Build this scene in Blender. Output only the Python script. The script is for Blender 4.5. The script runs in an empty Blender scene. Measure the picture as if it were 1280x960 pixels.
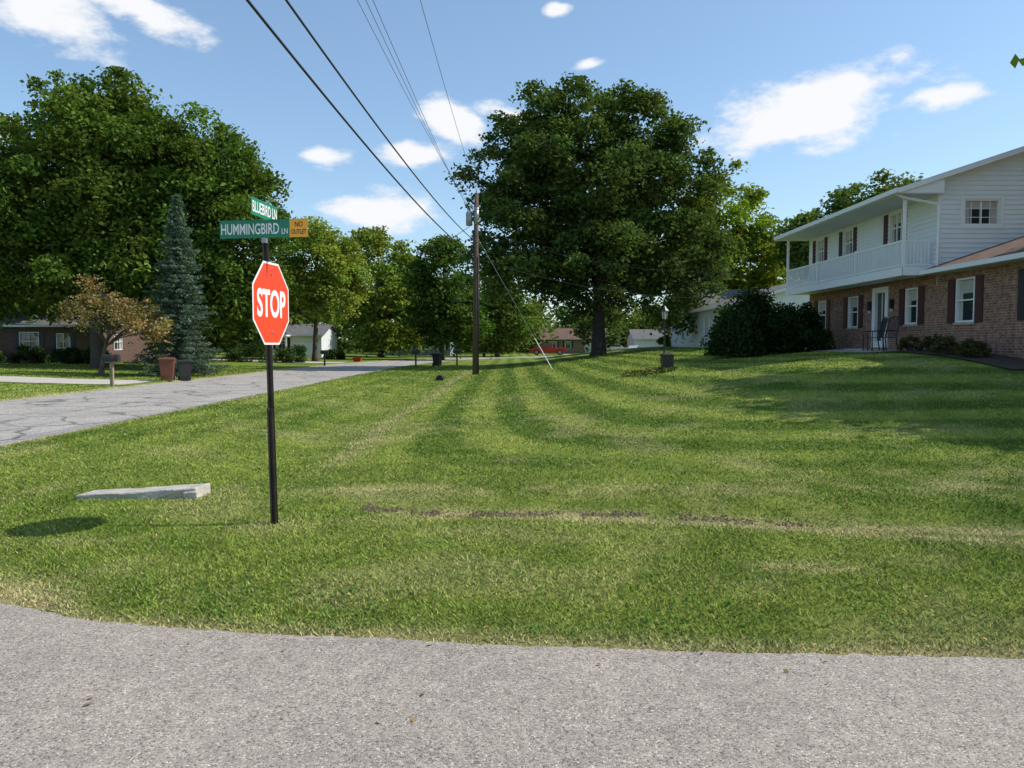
import bpy, math, random
import numpy as np
from mathutils import Vector
random.seed(4); rng=np.random.default_rng(7)
scene=bpy.context.scene
HC=1.75
# ------------------------------------------------------------------ noise
def vn(x,y,s,seed=0):
    x=np.asarray(x,float)/s; y=np.asarray(y,float)/s
    xi=np.floor(x); yi=np.floor(y); fx=x-xi; fy=y-yi
    fx=fx*fx*(3-2*fx); fy=fy*fy*(3-2*fy)
    def h(i,j):
        v=np.sin(i*127.1+j*311.7+seed*74.7)*43758.5453
        return v-np.floor(v)
    return (h(xi,yi)*(1-fx)+h(xi+1,yi)*fx)*(1-fy)+(h(xi,yi+1)*(1-fx)+h(xi+1,yi+1)*fx)*fy
def fbm(x,y,s,seed=0,o=4):
    r=0;a=.5;t=0
    for k in range(o):
        r=r+a*vn(x,y,s/(2**k),seed+k*3);t+=a;a*=.55
    return r/t
def ss(t):
    t=np.clip(t,0,1); return t*t*(3-2*t)
# ------------------------------------------------------------------ layout functions
EX=[-400,-15.7,-15.5,-8.9,-8.75,-8.6,-8.2,-7.3,-6,-4.6,-3.37,-2.68,-1.6,0,1.33,2.8,6,60,400]
EY=[4,4.2,30,30,16,12.5,10.5,8.4,6.7,5.7,5.07,4.76,4.55,4.37,4.25,4.18,4.1,4.0,4.0]
def edge(x): return np.interp(x,EX,EY)
RP=np.array([(-12.15,-45),(-12.15,0),(-12.15,30),(-12.1,52),(-11.4,68),(-8.5,84),(-2,98),(8,108),(24,116),(50,121),(130,124),(300,126)],float)
def catmull(P,n=8):
    out=[]
    Q=np.vstack([2*P[0]-P[1],P,2*P[-1]-P[-2]])
    for i in range(1,len(Q)-2):
        for k in range(n):
            t=k/n
            out.append(.5*((2*Q[i])+(-Q[i-1]+Q[i+1])*t+(2*Q[i-1]-5*Q[i]+4*Q[i+1]-Q[i+2])*t*t+(-Q[i-1]+3*Q[i]-3*Q[i+1]+Q[i+2])*t**3))
    out.append(P[-1]); return np.array(out)
RC=catmull(RP)
def rdist(x,y):
    x=np.asarray(x,float);y=np.asarray(y,float)
    d=np.full(x.shape,1e9)
    for a,b in zip(RC[:-1],RC[1:]):
        ab=b-a;L=ab@ab
        t=np.clip(((x-a[0])*ab[0]+(y-a[1])*ab[1])/L,0,1)
        d=np.minimum(d,np.hypot(x-a[0]-t*ab[0],y-a[1]-t*ab[1]))
    return d
RW=3.45
def rutY(x): return 8.25-0.15*(x+1.3)+0.12*np.sin(x*1.3)
def zt(x,y):
    x=np.asarray(x,float);y=np.asarray(y,float)
    z=1.5*ss((x+3.5)/18)*ss((y-8)/16)*(1-ss((y-68)/30))
    z=z+.35*ss((-x-16)/14)*(1-ss((y-100)/60))
    z=z+.05*ss((y-edge(x))/1.0)
    z=z-.20*np.exp(-((x+3.55)/1.15)**2)*ss((y-8.5)/4)*(1-ss((y-26)/22))
    z=z-.12*np.exp(-((y-rutY(x))/.6)**2)*ss((x+3)/2.5)*(1-ss((x-14)/8))
    z=z+.03*(fbm(x,y,1.7,5)-.5)*ss((y-edge(x))/.5)
    k=ss((y-edge(x))/.16)
    z=-.03*(1-k)+z*k
    k=ss((rdist(x,y)-RW+.05)/.25)
    z=-.03*(1-k)+z*k
    return z
def Z(x,y): return float(zt(np.array([x]),np.array([y]))[0])
def rutmask(x,y):
    return np.clip(np.exp(-((y-rutY(x)-.05)/(.03+.06*vn(x,y,.3,71)))**2)*ss((x+1.7)/.5)*(1-ss((x-1.6)/1.5))*ss((vn(x,y,.17,33)-.38)/.2),0,1)
def gcol(x,y):
    n1=fbm(x,y,2.6,1); n2=fbm(x,y,.4,9); n3=fbm(x,y,9,21)
    dark=np.array([.092,.150,.022]);light=np.array([.262,.305,.060]);dry=np.array([.46,.39,.19])
    t=np.clip(.43+.8*(n1-.5)+.9*(n2-.5)+.4*(n3-.5),0,1)
    a=np.maximum(x+3.9,.05);b=np.maximum(y-8.0,.05)
    s=(a**-2.2+b**-2.2)**(-1/2.2)
    st=np.sin(2*np.pi*s/1.35+.5*(n3-.5)); m=ss((y-9)/4)*ss((x+3.2)/1.5)
    t=np.clip(t+.40*m*np.clip(st*2,-1,1)*(.5+.8*n1),0,1)
    st2=np.sin(2*np.pi*(x+.3*n3)/1.1); m2=ss((-x-3.8)/.6)*ss((y-10)/3)
    t=np.clip(t+.18*m2*st2,0,1)
    t=t*(1-.2*ss((y-28)/20))
    c=dark[None]*(1-t[:,None])+light[None]*t[:,None]
    e=y-edge(x)
    d=.95*np.exp(-(np.maximum(e,0)/(.05+.2*n1+.2*ss((-x-2.5)/1)))**2)*ss((x+15.4)/.1)
    re=np.abs(rdist(x,y)-RW); d=d+.7*np.exp(-(re/(.1+.25*n1))**2)
    rr=np.exp(-((y-rutY(x))/.2)**2)*ss((x+2.0)/1.2)*ss((n2-.25)/.3)
    rr2=np.exp(-((y-rutY(x)+.42)/.3)**2)*ss((x+1.0)/3)*.75*ss((n1-.25)/.3)
    rl=np.exp(-((x+2.75+.1*np.sin(y*.4))/.28)**2)*ss((y-9.5)/3)*(1-ss((y-45)/10))*.5
    rl2=np.exp(-((y-8.95)/.3)**2)*ss((x+3)/1)*ss((n2-.3)/.3)*.45
    p1=np.exp(-(((x-2.15)/.5)**2+((y-5.75)/.13)**2))*.9*ss((n2-.3)/.2)+np.exp(-(((x+.2)/.8)**2+((y-6.9)/.3)**2))*.3
    p1=p1+np.exp(-(((x+2.25)/.35)**2+((y-7.1)/.3)**2))*.45
    p1=p1+.27*ss((fbm(x,y,1.1,44)-.52)/.2)*(1-ss((y-16)/20))
    d=np.clip(d+rr*.9+rr2+rl+rl2+p1,0,.95)[:,None]
    c=c*(1-d)+dry[None]*d
    dk=rutmask(x,y)[:,None]*.85
    c=c*(1-dk)+np.array([.10,.07,.042])[None]*dk
    return c
# ------------------------------------------------------------------ materials
def newmat(name):
    m=bpy.data.materials.new(name); m.use_nodes=True
    nt=m.node_tree; return m,nt,nt.nodes,nt.links,nt.nodes['Principled BSDF']
def pmat(name,col,rough=.6,var=.12,scale=4,bump=0,bscale=40,metal=0,spec=.5):
    m,nt,N,L,B=newmat(name)
    tc=N.new('ShaderNodeTexCoord'); no=N.new('ShaderNodeTexNoise'); no.inputs['Scale'].default_value=scale; no.inputs['Detail'].default_value=6
    L.new(tc.outputs['Object'],no.inputs['Vector'])
    mx=N.new('ShaderNodeMix'); mx.data_type='RGBA'
    mx.inputs[6].default_value=(*[c*(1-var*1.6) for c in col],1); mx.inputs[7].default_value=(*[min(1,c*(1+var*1.6)) for c in col],1)
    L.new(no.outputs['Fac'],mx.inputs[0]); L.new(mx.outputs[2],B.inputs['Base Color'])
    B.inputs['Roughness'].default_value=rough; B.inputs['Metallic'].default_value=metal; B.inputs['Specular IOR Level'].default_value=spec
    if bump:
        n2=N.new('ShaderNodeTexNoise'); n2.inputs['Scale'].default_value=bscale; n2.inputs['Detail'].default_value=4
        L.new(tc.outputs['Object'],n2.inputs['Vector'])
        bp=N.new('ShaderNodeBump'); bp.inputs['Strength'].default_value=bump; bp.inputs['Distance'].default_value=.02
        L.new(n2.outputs['Fac'],bp.inputs['Height']); L.new(bp.outputs[0],B.inputs['Normal'])
    return m
def leafmat(name,trans=.3):
    m=bpy.data.materials.new(name); m.use_nodes=True; nt=m.node_tree;N=nt.nodes;L=nt.links;N.clear()
    at=N.new('ShaderNodeAttribute'); at.attribute_name='Col'
    d=N.new('ShaderNodeBsdfDiffuse'); L.new(at.outputs['Color'],d.inputs['Color'])
    o=N.new('ShaderNodeOutputMaterial')
    if trans>0:
        t=N.new('ShaderNodeBsdfTranslucent')
        ms=N.new('ShaderNodeMixShader'); ms.inputs[0].default_value=trans
        mu=N.new('ShaderNodeMix'); mu.data_type='RGBA'; mu.blend_type='MULTIPLY'; mu.inputs[0].default_value=1; mu.inputs[7].default_value=(1.5,1.5,.6,1)
        L.new(at.outputs['Color'],mu.inputs[6]); L.new(mu.outputs[2],t.inputs['Color'])
        L.new(d.outputs[0],ms.inputs[1]); L.new(t.outputs[0],ms.inputs[2]); L.new(ms.outputs[0],o.inputs['Surface'])
    else: L.new(d.outputs[0],o.inputs['Surface'])
    return m
def ramp(N,pts):
    r=N.new('ShaderNodeValToRGB'); e=r.color_ramp.elements
    e[0].position=pts[0][0];e[0].color=(*pts[0][1],1);e[1].position=pts[-1][0];e[1].color=(*pts[-1][1],1)
    for p,c in pts[1:-1]:
        q=e.new(p);q.color=(*c,1)
    return r
def roadmat(name,base,crack_scale,crack_amt,chip=110,lo=.38,hi=1.9,cstr=.75,c0=.40):
    m,nt,N,L,B=newmat(name)
    tc=N.new('ShaderNodeTexCoord')
    v=N.new('ShaderNodeTexVoronoi'); v.inputs['Scale'].default_value=chip; L.new(tc.outputs['Object'],v.inputs['Vector'])
    sp=N.new('ShaderNodeSeparateColor'); L.new(v.outputs['Color'],sp.inputs[0])
    b=base
    r=ramp(N,[(0,[c*lo for c in b]),(.22,[c*.8 for c in b]),(.7,[c*1.08 for c in b]),(.93,[c*1.3 for c in b]),(1,[min(1,c*hi) for c in b])])
    L.new(sp.outputs[0],r.inputs[0])
    n=N.new('ShaderNodeTexNoise'); n.inputs['Scale'].default_value=.7; n.inputs['Detail'].default_value=8; n.inputs['Roughness'].default_value=.65; L.new(tc.outputs['Object'],n.inputs['Vector'])
    r2=ramp(N,[(.3,(.84,.84,.84)),(.7,(1.1,1.09,1.08))]); L.new(n.outputs['Fac'],r2.inputs[0])
    mu=N.new('ShaderNodeMix'); mu.data_type='RGBA'; mu.blend_type='MULTIPLY'; mu.inputs[0].default_value=1
    L.new(r.outputs[0],mu.inputs[6]); L.new(r2.outputs[0],mu.inputs[7])
    n3=N.new('ShaderNodeTexNoise'); n3.inputs['Scale'].default_value=9; n3.inputs['Detail'].default_value=5; L.new(tc.outputs['Object'],n3.inputs['Vector'])
    r3=ramp(N,[(.35,(.90,.90,.90)),(.65,(1.07,1.07,1.07))]); L.new(n3.outputs['Fac'],r3.inputs[0])
    mu2=N.new('ShaderNodeMix'); mu2.data_type='RGBA'; mu2.blend_type='MULTIPLY'; mu2.inputs[0].default_value=1
    L.new(mu.outputs[2],mu2.inputs[6]); L.new(r3.outputs[0],mu2.inputs[7])
    n4=N.new('ShaderNodeTexNoise'); n4.inputs['Scale'].default_value=1.2; n4.inputs['Detail'].default_value=7; L.new(tc.outputs['Object'],n4.inputs['Vector'])
    ad=N.new('ShaderNodeMix'); ad.data_type='RGBA'; ad.blend_type='LINEAR_LIGHT'; ad.inputs[0].default_value=.45
    L.new(tc.outputs['Object'],ad.inputs[6]); L.new(n4.outputs['Color'],ad.inputs[7])
    vc=N.new('ShaderNodeTexVoronoi'); vc.feature='DISTANCE_TO_EDGE'; vc.inputs['Scale'].default_value=crack_scale; L.new(ad.outputs[2],vc.inputs['Vector'])
    th=N.new('ShaderNodeMapRange'); th.inputs['From Min'].default_value=.0; th.inputs['From Max'].default_value=crack_amt; th.inputs['To Min'].default_value=1; th.inputs['To Max'].default_value=0
    L.new(vc.outputs['Distance'],th.inputs['Value'])
    nm=N.new('ShaderNodeTexNoise'); nm.inputs['Scale'].default_value=.22; L.new(tc.outputs['Object'],nm.inputs['Vector'])
    rm=N.new('ShaderNodeMapRange'); rm.inputs['From Min'].default_value=c0; rm.inputs['From Max'].default_value=c0+.1; L.new(nm.outputs['Fac'],rm.inputs['Value'])
    ml=N.new('ShaderNodeMath'); ml.operation='MULTIPLY'; L.new(th.outputs[0],ml.inputs[0]); L.new(rm.outputs[0],ml.inputs[1])
    ml2=N.new('ShaderNodeMath'); ml2.operation='MULTIPLY'; ml2.inputs[1].default_value=cstr; L.new(ml.outputs[0],ml2.inputs[0])
    mc=N.new('ShaderNodeMix'); mc.data_type='RGBA'; mc.inputs[7].default_value=(.035,.033,.03,1)
    L.new(ml2.outputs[0],mc.inputs[0]); L.new(mu2.outputs[2],mc.inputs[6]); L.new(mc.outputs[2],B.inputs['Base Color'])
    B.inputs['Roughness'].default_value=.9; B.inputs['Specular IOR Level'].default_value=.25
    bp=N.new('ShaderNodeBump'); bp.inputs['Strength'].default_value=.55; bp.inputs['Distance'].default_value=.005
    L.new(v.outputs['Distance'],bp.inputs['Height']); bp.invert=True; L.new(bp.outputs[0],B.inputs['Normal'])
    return m
def brickmat(name,c1,c2,mortar):
    m,nt,N,L,B=newmat(name)
    tc=N.new('ShaderNodeTexCoord'); s=N.new('ShaderNodeSeparateXYZ'); L.new(tc.outputs['Object'],s.inputs[0])
    a=N.new('ShaderNodeMath'); L.new(s.outputs[0],a.inputs[0]); L.new(s.outputs[1],a.inputs[1])
    c=N.new('ShaderNodeCombineXYZ'); L.new(a.outputs[0],c.inputs[0]); L.new(s.outputs[2],c.inputs[1])
    b=N.new('ShaderNodeTexBrick'); b.inputs['Scale'].default_value=1; b.inputs['Brick Width'].default_value=.21; b.inputs['Row Height'].default_value=.075; b.inputs['Mortar Size'].default_value=.008
    b.inputs['Color1'].default_value=(*c1,1);b.inputs['Color2'].default_value=(*c2,1);b.inputs['Mortar'].default_value=(*mortar,1)
    L.new(c.outputs[0],b.inputs['Vector'])
    n=N.new('ShaderNodeTexNoise'); n.inputs['Scale'].default_value=6; n.inputs['Detail'].default_value=5; L.new(tc.outputs['Object'],n.inputs['Vector'])
    r=ramp(N,[(.3,(.6,.6,.6)),(.7,(1.35,1.3,1.25))]); L.new(n.outputs['Fac'],r.inputs[0])
    mu=N.new('ShaderNodeMix'); mu.data_type='RGBA'; mu.blend_type='MULTIPLY'; mu.inputs[0].default_value=1
    L.new(b.outputs['Color'],mu.inputs[6]); L.new(r.outputs[0],mu.inputs[7]); L.new(mu.outputs[2],B.inputs['Base Color'])
    B.inputs['Roughness'].default_value=.9
    bp=N.new('ShaderNodeBump'); bp.inputs['Strength'].default_value=.5; bp.inputs['Distance'].default_value=.01; bp.invert=True
    L.new(b.outputs['Fac'],bp.inputs['Height']); L.new(bp.outputs[0],B.inputs['Normal'])
    return m
def shinglemat(name,col):
    m,nt,N,L,B=newmat(name)
    tc=N.new('ShaderNodeTexCoord'); s=N.new('ShaderNodeSeparateXYZ'); L.new(tc.outputs['Object'],s.inputs[0])
    c=N.new('ShaderNodeCombineXYZ'); L.new(s.outputs[1],c.inputs[0]); L.new(s.outputs[0],c.inputs[1])
    b=N.new('ShaderNodeTexBrick'); b.inputs['Scale'].default_value=1; b.inputs['Brick Width'].default_value=.3; b.inputs['Row Height'].default_value=.14; b.inputs['Mortar Size'].default_value=.01
    b.inputs['Color1'].default_value=(*[k*.75 for k in col],1);b.inputs['Color2'].default_value=(*[k*1.3 for k in col],1);b.inputs['Mortar'].default_value=(*[k*.35 for k in col],1)
    L.new(c.outputs[0],b.inputs['Vector']); L.new(b.outputs['Color'],B.inputs['Base Color']); B.inputs['Roughness'].default_value=.95
    return m
M={}
M['white']=pmat('white_paint',(.78,.79,.80),.5,.04,3,.05)
M['siding']=pmat('white_siding',(.74,.76,.79),.5,.05,2,.05)
M['soffit']=pmat('soffit',(.6,.6,.6),.7)
M['shutter']=pmat('shutter_red',(.07,.016,.018),.5)
M['shutterb']=pmat('shutter_black',(.02,.02,.022),.5)
M['glass']=pmat('window_glass',(.03,.036,.042),.06,.2,.8,spec=.8)
M['curtain']=pmat('curtain',(.45,.43,.4),.8,.15,8)
M['brick']=brickmat('red_brick',(.21,.085,.058),(.32,.17,.115),(.31,.27,.23))
M['brickd']=brickmat('dark_brick',(.09,.045,.034),(.14,.07,.05),(.15,.13,.12))
M['bricktan']=brickmat('tan_brick',(.26,.17,.125),(.34,.24,.18),(.35,.31,.26))
M['roofbr']=shinglemat('brown_shingle',(.15,.085,.06))
M['roofgr']=shinglemat('gray_shingle',(.13,.125,.12))
M['conc']=pmat('concrete',(.42,.385,.33),.9,.35,5,.8,40)
M['drive']=pmat('driveway_concrete',(.44,.40,.35),.9,.15,1.2,.2,50)
M['black']=pmat('black_metal',(.015,.015,.016),.4,.2)
M['blackp']=pmat('black_plastic',(.02,.021,.022),.5,.2)
M['brownp']=pmat('brown_plastic',(.15,.05,.028),.5,.15)
M['wood']=pmat('pole_wood',(.085,.058,.042),.9,.35,5,.6,30)
M['woodlt']=pmat('post_wood',(.26,.2,.14),.9,.3,5,.4,30)
M['bark']=pmat('bark',(.085,.068,.052),.95,.35,4,.9,14)
M['barkdk']=pmat('bark_dark',(.045,.036,.03),.95,.35,4,.9,14)
M['steel']=pmat('galvanised_steel',(.32,.33,.34),.45,.15,6,metal=.6)
M['poststeel']=pmat('sign_post_steel',(.075,.055,.045),.55,.5,9,metal=.3)
M['stopred']=pmat('stop_red',(.78,.07,.028),.35,.05,3)
M['signw']=pmat('sign_white',(.82,.83,.82),.35,.03,3)
M['green']=pmat('sign_green',(.005,.19,.10),.35,.08,5)
M['yellow']=pmat('sign_yellow',(.95,.42,.02),.35,.05,5)
M['wire']=pmat('wire',(.012,.012,.013),.6)
M['alum']=pmat('wire_aluminium',(.12,.12,.125),.5)
M['rubber']=pmat('rubber',(.018,.018,.018),.8)
M['redcar']=pmat('red_car_paint',(.5,.015,.012),.25,.03)
M['whitecar']=pmat('white_car_paint',(.72,.73,.74),.25,.03)
M['silvercar']=pmat('silver_car_paint',(.4,.42,.45),.25,.03)
M['orange']=pmat('pumpkin_orange',(.7,.22,.02),.6)
M['mulch']=pmat('mulch',(.06,.04,.028),.95,.4,25,.8,60)
M['dirt']=pmat('dirt',(.13,.092,.058),.95,.35,30,.8,60)
M['leaf']=leafmat('leaf',.28)
M['blade']=leafmat('grass_blade',0)
M['greenish']=pmat('blue_gray_siding',(.2,.24,.26),.7)
M['lampglass']=pmat('lantern_glass',(.55,.55,.5),.2)
# ------------------------------------------------------------------ mesh builder
def empty(name,loc=(0,0,0)):
    e=bpy.data.objects.new(name,None); e.location=loc; e.empty_display_size=.3; scene.collection.objects.link(e); return e
class MB:
    def __init__(s): s.v=[];s.f=[];s.m=[];s.mats=[]
    def mi(s,m):
        if m not in s.mats: s.mats.append(m)
        return s.mats.index(m)
    def add(s,vs,fs,m):
        o=len(s.v); s.v+= [tuple(map(float,p)) for p in vs]; k=s.mi(m)
        for f in fs: s.f.append([o+i for i in f]); s.m.append(k)
    def box(s,x0,x1,y0,y1,z0,z1,m,F=None):
        P=[(x0,y0,z0),(x1,y0,z0),(x1,y1,z0),(x0,y1,z0),(x0,y0,z1),(x1,y0,z1),(x1,y1,z1),(x0,y1,z1)]
        if F: P=[F(*p) for p in P]
        s.add(P,[(0,3,2,1),(4,5,6,7),(0,1,5,4),(1,2,6,5),(2,3,7,6),(3,0,4,7)],m)
    def prism(s,poly,d0,d1,m,F):
        n=len(poly); P=[F(u,v,d0) for u,v in poly]+[F(u,v,d1) for u,v in poly]
        s.add(P,[list(range(n))[::-1],list(range(n,2*n))]+[(i,(i+1)%n,n+(i+1)%n,n+i) for i in range(n)],m)
    def tube(s,pts,rad,m,n=8,cap=True):
        pts=[Vector(p) for p in pts]
        if not hasattr(rad,'__len__'): rad=[rad]*len(pts)
        vs=[];fs=[]
        up=Vector((0,0,1)); prev=None
        for i,p in enumerate(pts):
            d=(pts[min(i+1,len(pts)-1)]-pts[max(i-1,0)]).normalized()
            if prev is None:
                a=d.cross(up) if abs(d.z)<.95 else d.cross(Vector((1,0,0)))
            else: a=prev-d*prev.dot(d)
            a.normalize(); b=d.cross(a); prev=a
            for k in range(n):
                t=2*math.pi*k/n; vs.append(p+(a*math.cos(t)+b*math.sin(t))*rad[i])
        for i in range(len(pts)-1):
            for k in range(n): fs.append((i*n+k,i*n+(k+1)%n,(i+1)*n+(k+1)%n,(i+1)*n+k))
        if cap: fs.append(tuple(range(n))[::-1]); fs.append(tuple((len(pts)-1)*n+k for k in range(n)))
        s.add(vs,fs,m)
    def obj(s,name,parent=None,smooth=False,bevel=0):
        me=bpy.data.meshes.new(name); me.from_pydata(s.v,[],s.f)
        for m in s.mats: me.materials.append(m)
        me.polygons.foreach_set('material_index',s.m)
        if smooth: me.polygons.foreach_set('use_smooth',[True]*len(s.f))
        me.update()
        import bmesh
        bm=bmesh.new(); bm.from_mesh(me); bmesh.ops.recalc_face_normals(bm,faces=bm.faces); bm.to_mesh(me); bm.free()
        o=bpy.data.objects.new(name,me); scene.collection.objects.link(o)
        if parent: o.parent=parent; o.location=-parent.location
        if bevel:
            b=o.modifiers.new('bevel','BEVEL'); b.width=bevel; b.segments=2; b.limit_method='ANGLE'
        return o
def npmesh(name,V,Fidx,nper,cols,mat,parent=None,smooth=False):
    me=bpy.data.meshes.new(name); nv=len(V); nf=len(Fidx)//nper
    me.vertices.add(nv); me.vertices.foreach_set('co',V.astype(np.float32).ravel())
    me.loops.add(len(Fidx)); me.loops.foreach_set('vertex_index',Fidx.astype(np.int32))
    me.polygons.add(nf); me.polygons.foreach_set('loop_start',np.arange(0,nf*nper,nper,dtype=np.int32))
    try: me.polygons.foreach_set('loop_total',np.full(nf,nper,dtype=np.int32))
    except Exception: pass
    if cols is not None:
        a=me.color_attributes.new('Col','FLOAT_COLOR','POINT')
        c=np.ones((nv,4),np.float32); c[:,:3]=cols; a.data.foreach_set('color',c.ravel())
    me.materials.append(mat)
    if smooth: me.polygons.foreach_set('use_smooth',np.ones(nf,dtype=bool))
    me.update(calc_edges=True)
    o=bpy.data.objects.new(name,me); scene.collection.objects.link(o)
    if parent: o.parent=parent; o.location=-parent.location
    return o
def leaves(name,C,S,col,mat,parent=None,upbias=.35,asp=.62):
    n=len(C)
    nrm=rng.normal(size=(n,3)); nrm[:,2]=np.abs(nrm[:,2])+upbias; nrm/=np.linalg.norm(nrm,axis=1)[:,None]
    u=np.cross(nrm,rng.normal(size=(n,3))); u/=np.linalg.norm(u,axis=1)[:,None]; v=np.cross(nrm,u)
    S=S[:,None]
    V=np.stack([C-u*S,C-v*S*asp+nrm*S*.12,C+u*S,C+v*S*asp+nrm*S*.12],1).reshape(-1,3)
    F=np.arange(4*n)
    return npmesh(name,V,F,4,np.repeat(col,4,0),mat,parent)
def fr(F_name,c):
    return {'-x':lambda u,v,d:(c-d,u,v),'+x':lambda u,v,d:(c+d,u,v),'-y':lambda u,v,d:(u,c-d,v),'+y':lambda u,v,d:(u,c+d,v)}[F_name]
# ------------------------------------------------------------------ ground
def axis(lo,hi,a,b,step,g=1.09):
    mid=list(np.arange(a,b,step)); l=[];s=step;x=a
    while x>lo: s*=g; x-=s; l.append(x)
    r=[];s=step;x=mid[-1]
    while x<hi: s*=g; x+=s; r.append(x)
    return np.array(l[::-1]+mid+r)
XS=axis(-1500,1500,-24,24,.17,1.08); YS=axis(-200,2500,3.4,34,.13,1.035)
GX,GY=np.meshgrid(XS,YS); gx=GX.ravel(); gy=GY.ravel()
gz=zt(gx,gy); V=np.stack([gx,gy,gz],1)
nx=len(XS);ny=len(YS)
I=(np.arange(ny-1)[:,None]*nx+np.arange(nx-1)[None]).ravel()
F=np.stack([I,I+1,I+nx+1,I+nx],1).ravel()
gm,nt,N,L,B=newmat('lawn_ground')
at=N.new('ShaderNodeAttribute'); at.attribute_name='Col'
tc=N.new('ShaderNodeTexCoord')
n1=N.new('ShaderNodeTexNoise'); n1.inputs['Scale'].default_value=16; n1.inputs['Detail'].default_value=10; n1.inputs['Roughness'].default_value=.78; L.new(tc.outputs['Object'],n1.inputs['Vector'])
r1=ramp(N,[(.32,(.42,.46,.4)),(.5,(.92,.94,.92)),(.72,(1.5,1.42,1.5))]); L.new(n1.outputs['Fac'],r1.inputs[0])
mu=N.new('ShaderNodeMix'); mu.data_type='RGBA'; mu.blend_type='MULTIPLY'; mu.inputs[0].default_value=1
L.new(at.outputs['Color'],mu.inputs[6]); L.new(r1.outputs[0],mu.inputs[7])
n5=N.new('ShaderNodeTexNoise'); n5.inputs['Scale'].default_value=.9; n5.inputs['Detail'].default_value=8; n5.inputs['Roughness'].default_value=.7; L.new(tc.outputs['Object'],n5.inputs['Vector'])
r5=ramp(N,[(.3,(.68,.72,.66)),(.52,(.96,.96,.96)),(.72,(1.28,1.2,1.22))]); L.new(n5.outputs['Fac'],r5.inputs[0])
mu5=N.new('ShaderNodeMix'); mu5.data_type='RGBA'; mu5.blend_type='MULTIPLY'; mu5.inputs[0].default_value=1
L.new(mu.outputs[2],mu5.inputs[6]); L.new(r5.outputs[0],mu5.inputs[7]); L.new(mu5.outputs[2],B.inputs['Base Color'])
B.inputs['Roughness'].default_value=1; B.inputs['Specular IOR Level'].default_value=.1
bp=N.new('ShaderNodeBump'); bp.inputs['Strength'].default_value=1; bp.inputs['Distance'].default_value=.04
L.new(n1.outputs['Fac'],bp.inputs['Height']); L.new(bp.outputs[0],B.inputs['Normal'])
npmesh('ground',V,F,4,gcol(gx,gy),gm,None,True)
# ------------------------------------------------------------------ roads
def strip(name,A,Bp,z,mat,nsub=6):
    n=len(A); V=[];
    for k in range(nsub+1):
        t=k/nsub; P=A*(1-t)+Bp*t
        V.append(np.column_stack([P,np.full(n,z)]))
    V=np.vstack(V); F=[]
    for k in range(nsub):
        i=np.arange(n-1)+k*n; F.append(np.stack([i,i+1,i+n+1,i+n],1))
    return npmesh(name,V,np.vstack(F).ravel(),4,None,mat)
xs=np.concatenate([np.linspace(-8.9,12,900),np.linspace(12.2,300,120)])
rag=.05*(fbm(xs,xs*0,.35,3)-.5)+.05*(fbm(xs,xs*0,.06,8)-.5)
strip('foreground_road',np.column_stack([xs,edge(xs)+rag]),np.column_stack([xs,np.full(len(xs),-9.)]),.008,roadmat('chip_asphalt',(.33,.285,.242),1.1,.005,120,.36,1.9,.28,.5))
RCd=catmull(RC[::1],10); T=np.gradient(RCd,axis=0);T/=np.linalg.norm(T,axis=1)[:,None];Nn=np.column_stack([-T[:,1],T[:,0]])
sL=RW+.12*(fbm(RCd[:,1],RCd[:,0],1,4)-.5)
strip('side_street',RCd+Nn*sL[:,None],RCd-Nn*sL[:,None],.002,roadmat('worn_asphalt',(.37,.342,.308),.5,.04,60))
def slab(name,x0,x1,y0,y1,mat,dz=.02,n=24):
    xs=np.linspace(x0,x1,n); ys=np.linspace(y0,y1,8); A,Bq=np.meshgrid(xs,ys)
    z=zt(A.ravel(),Bq.ravel())+dz; V=np.column_stack([A.ravel(),Bq.ravel(),z])
    I=(np.arange(7)[:,None]*n+np.arange(n-1)[None]).ravel()
    return npmesh(name,V,np.stack([I,I+1,I+n+1,I+n],1).ravel(),4,None,mat)
slab('driveway',-44,-15.45,32,35.6,M['drive'])
slab('driveway',-30,-15.3,68,72,M['drive'])
slab('driveway',8,14,112.5,124,M['drive'],.03)
# ------------------------------------------------------------------ grass blades
n=760000
u=rng.random(n); y=4.0*np.exp(u*math.log(58/4.0)); x=(rng.random(n)*2-1)*(.74*y+1.8)
ok=(y>edge(x)-.03*rng.random(n))&(rdist(x,y)>RW+.03)&~((x>-4.8)&(x<-3.4)&(y>8.3)&(y<8.65))&~((y>31.9)&(y<35.7)&(x<-15.4))
ok&=rng.random(n)>rutmask(x,y)*1.0
ok&=~((x>11.8)&(y>18))
x=x[ok];y=y[ok];n=len(x); z=zt(x,y)
hn=fbm(x,y,.35,61)
h=(.008+.017*rng.random(n))*(.55+.9*hn)*(1+y/35); w=.0023*(1+y/5.0)*(.7+.6*rng.random(n))
th=rng.random(n)*2*np.pi; lean=(.4+1.3*rng.random(n))*h; la=rng.random(n)*2*np.pi
bx=np.cos(th)*w;by=np.sin(th)*w
V=np.stack([np.stack([x-bx,y-by,z-.002],1),np.stack([x+bx,y+by,z-.002],1),np.stack([x+np.cos(la)*lean,y+np.sin(la)*lean,z+h],1)],1).reshape(-1,3)
c=gcol(x,y)*(.7+.8*rng.random(n))[:,None]*1.12
s=rng.random(n)<.08; c[s]=np.array([.44,.37,.19])*(.6+.6*rng.random(s.sum()))[:,None]
s=rng.random(n)<.12; c[s]*=np.array([.55,.8,.7])
npmesh('grass',V,np.arange(3*n),3,np.repeat(c,3,0),M['blade'])
n=14000; y=4.4*np.exp(rng.random(n)*math.log(3)); x=(rng.random(n)*2-1)*(.74*y+1); k=(fbm(x,y,.6,77)>.55)&(y>edge(x)+.1); x=x[k];y=y[k]
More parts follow.
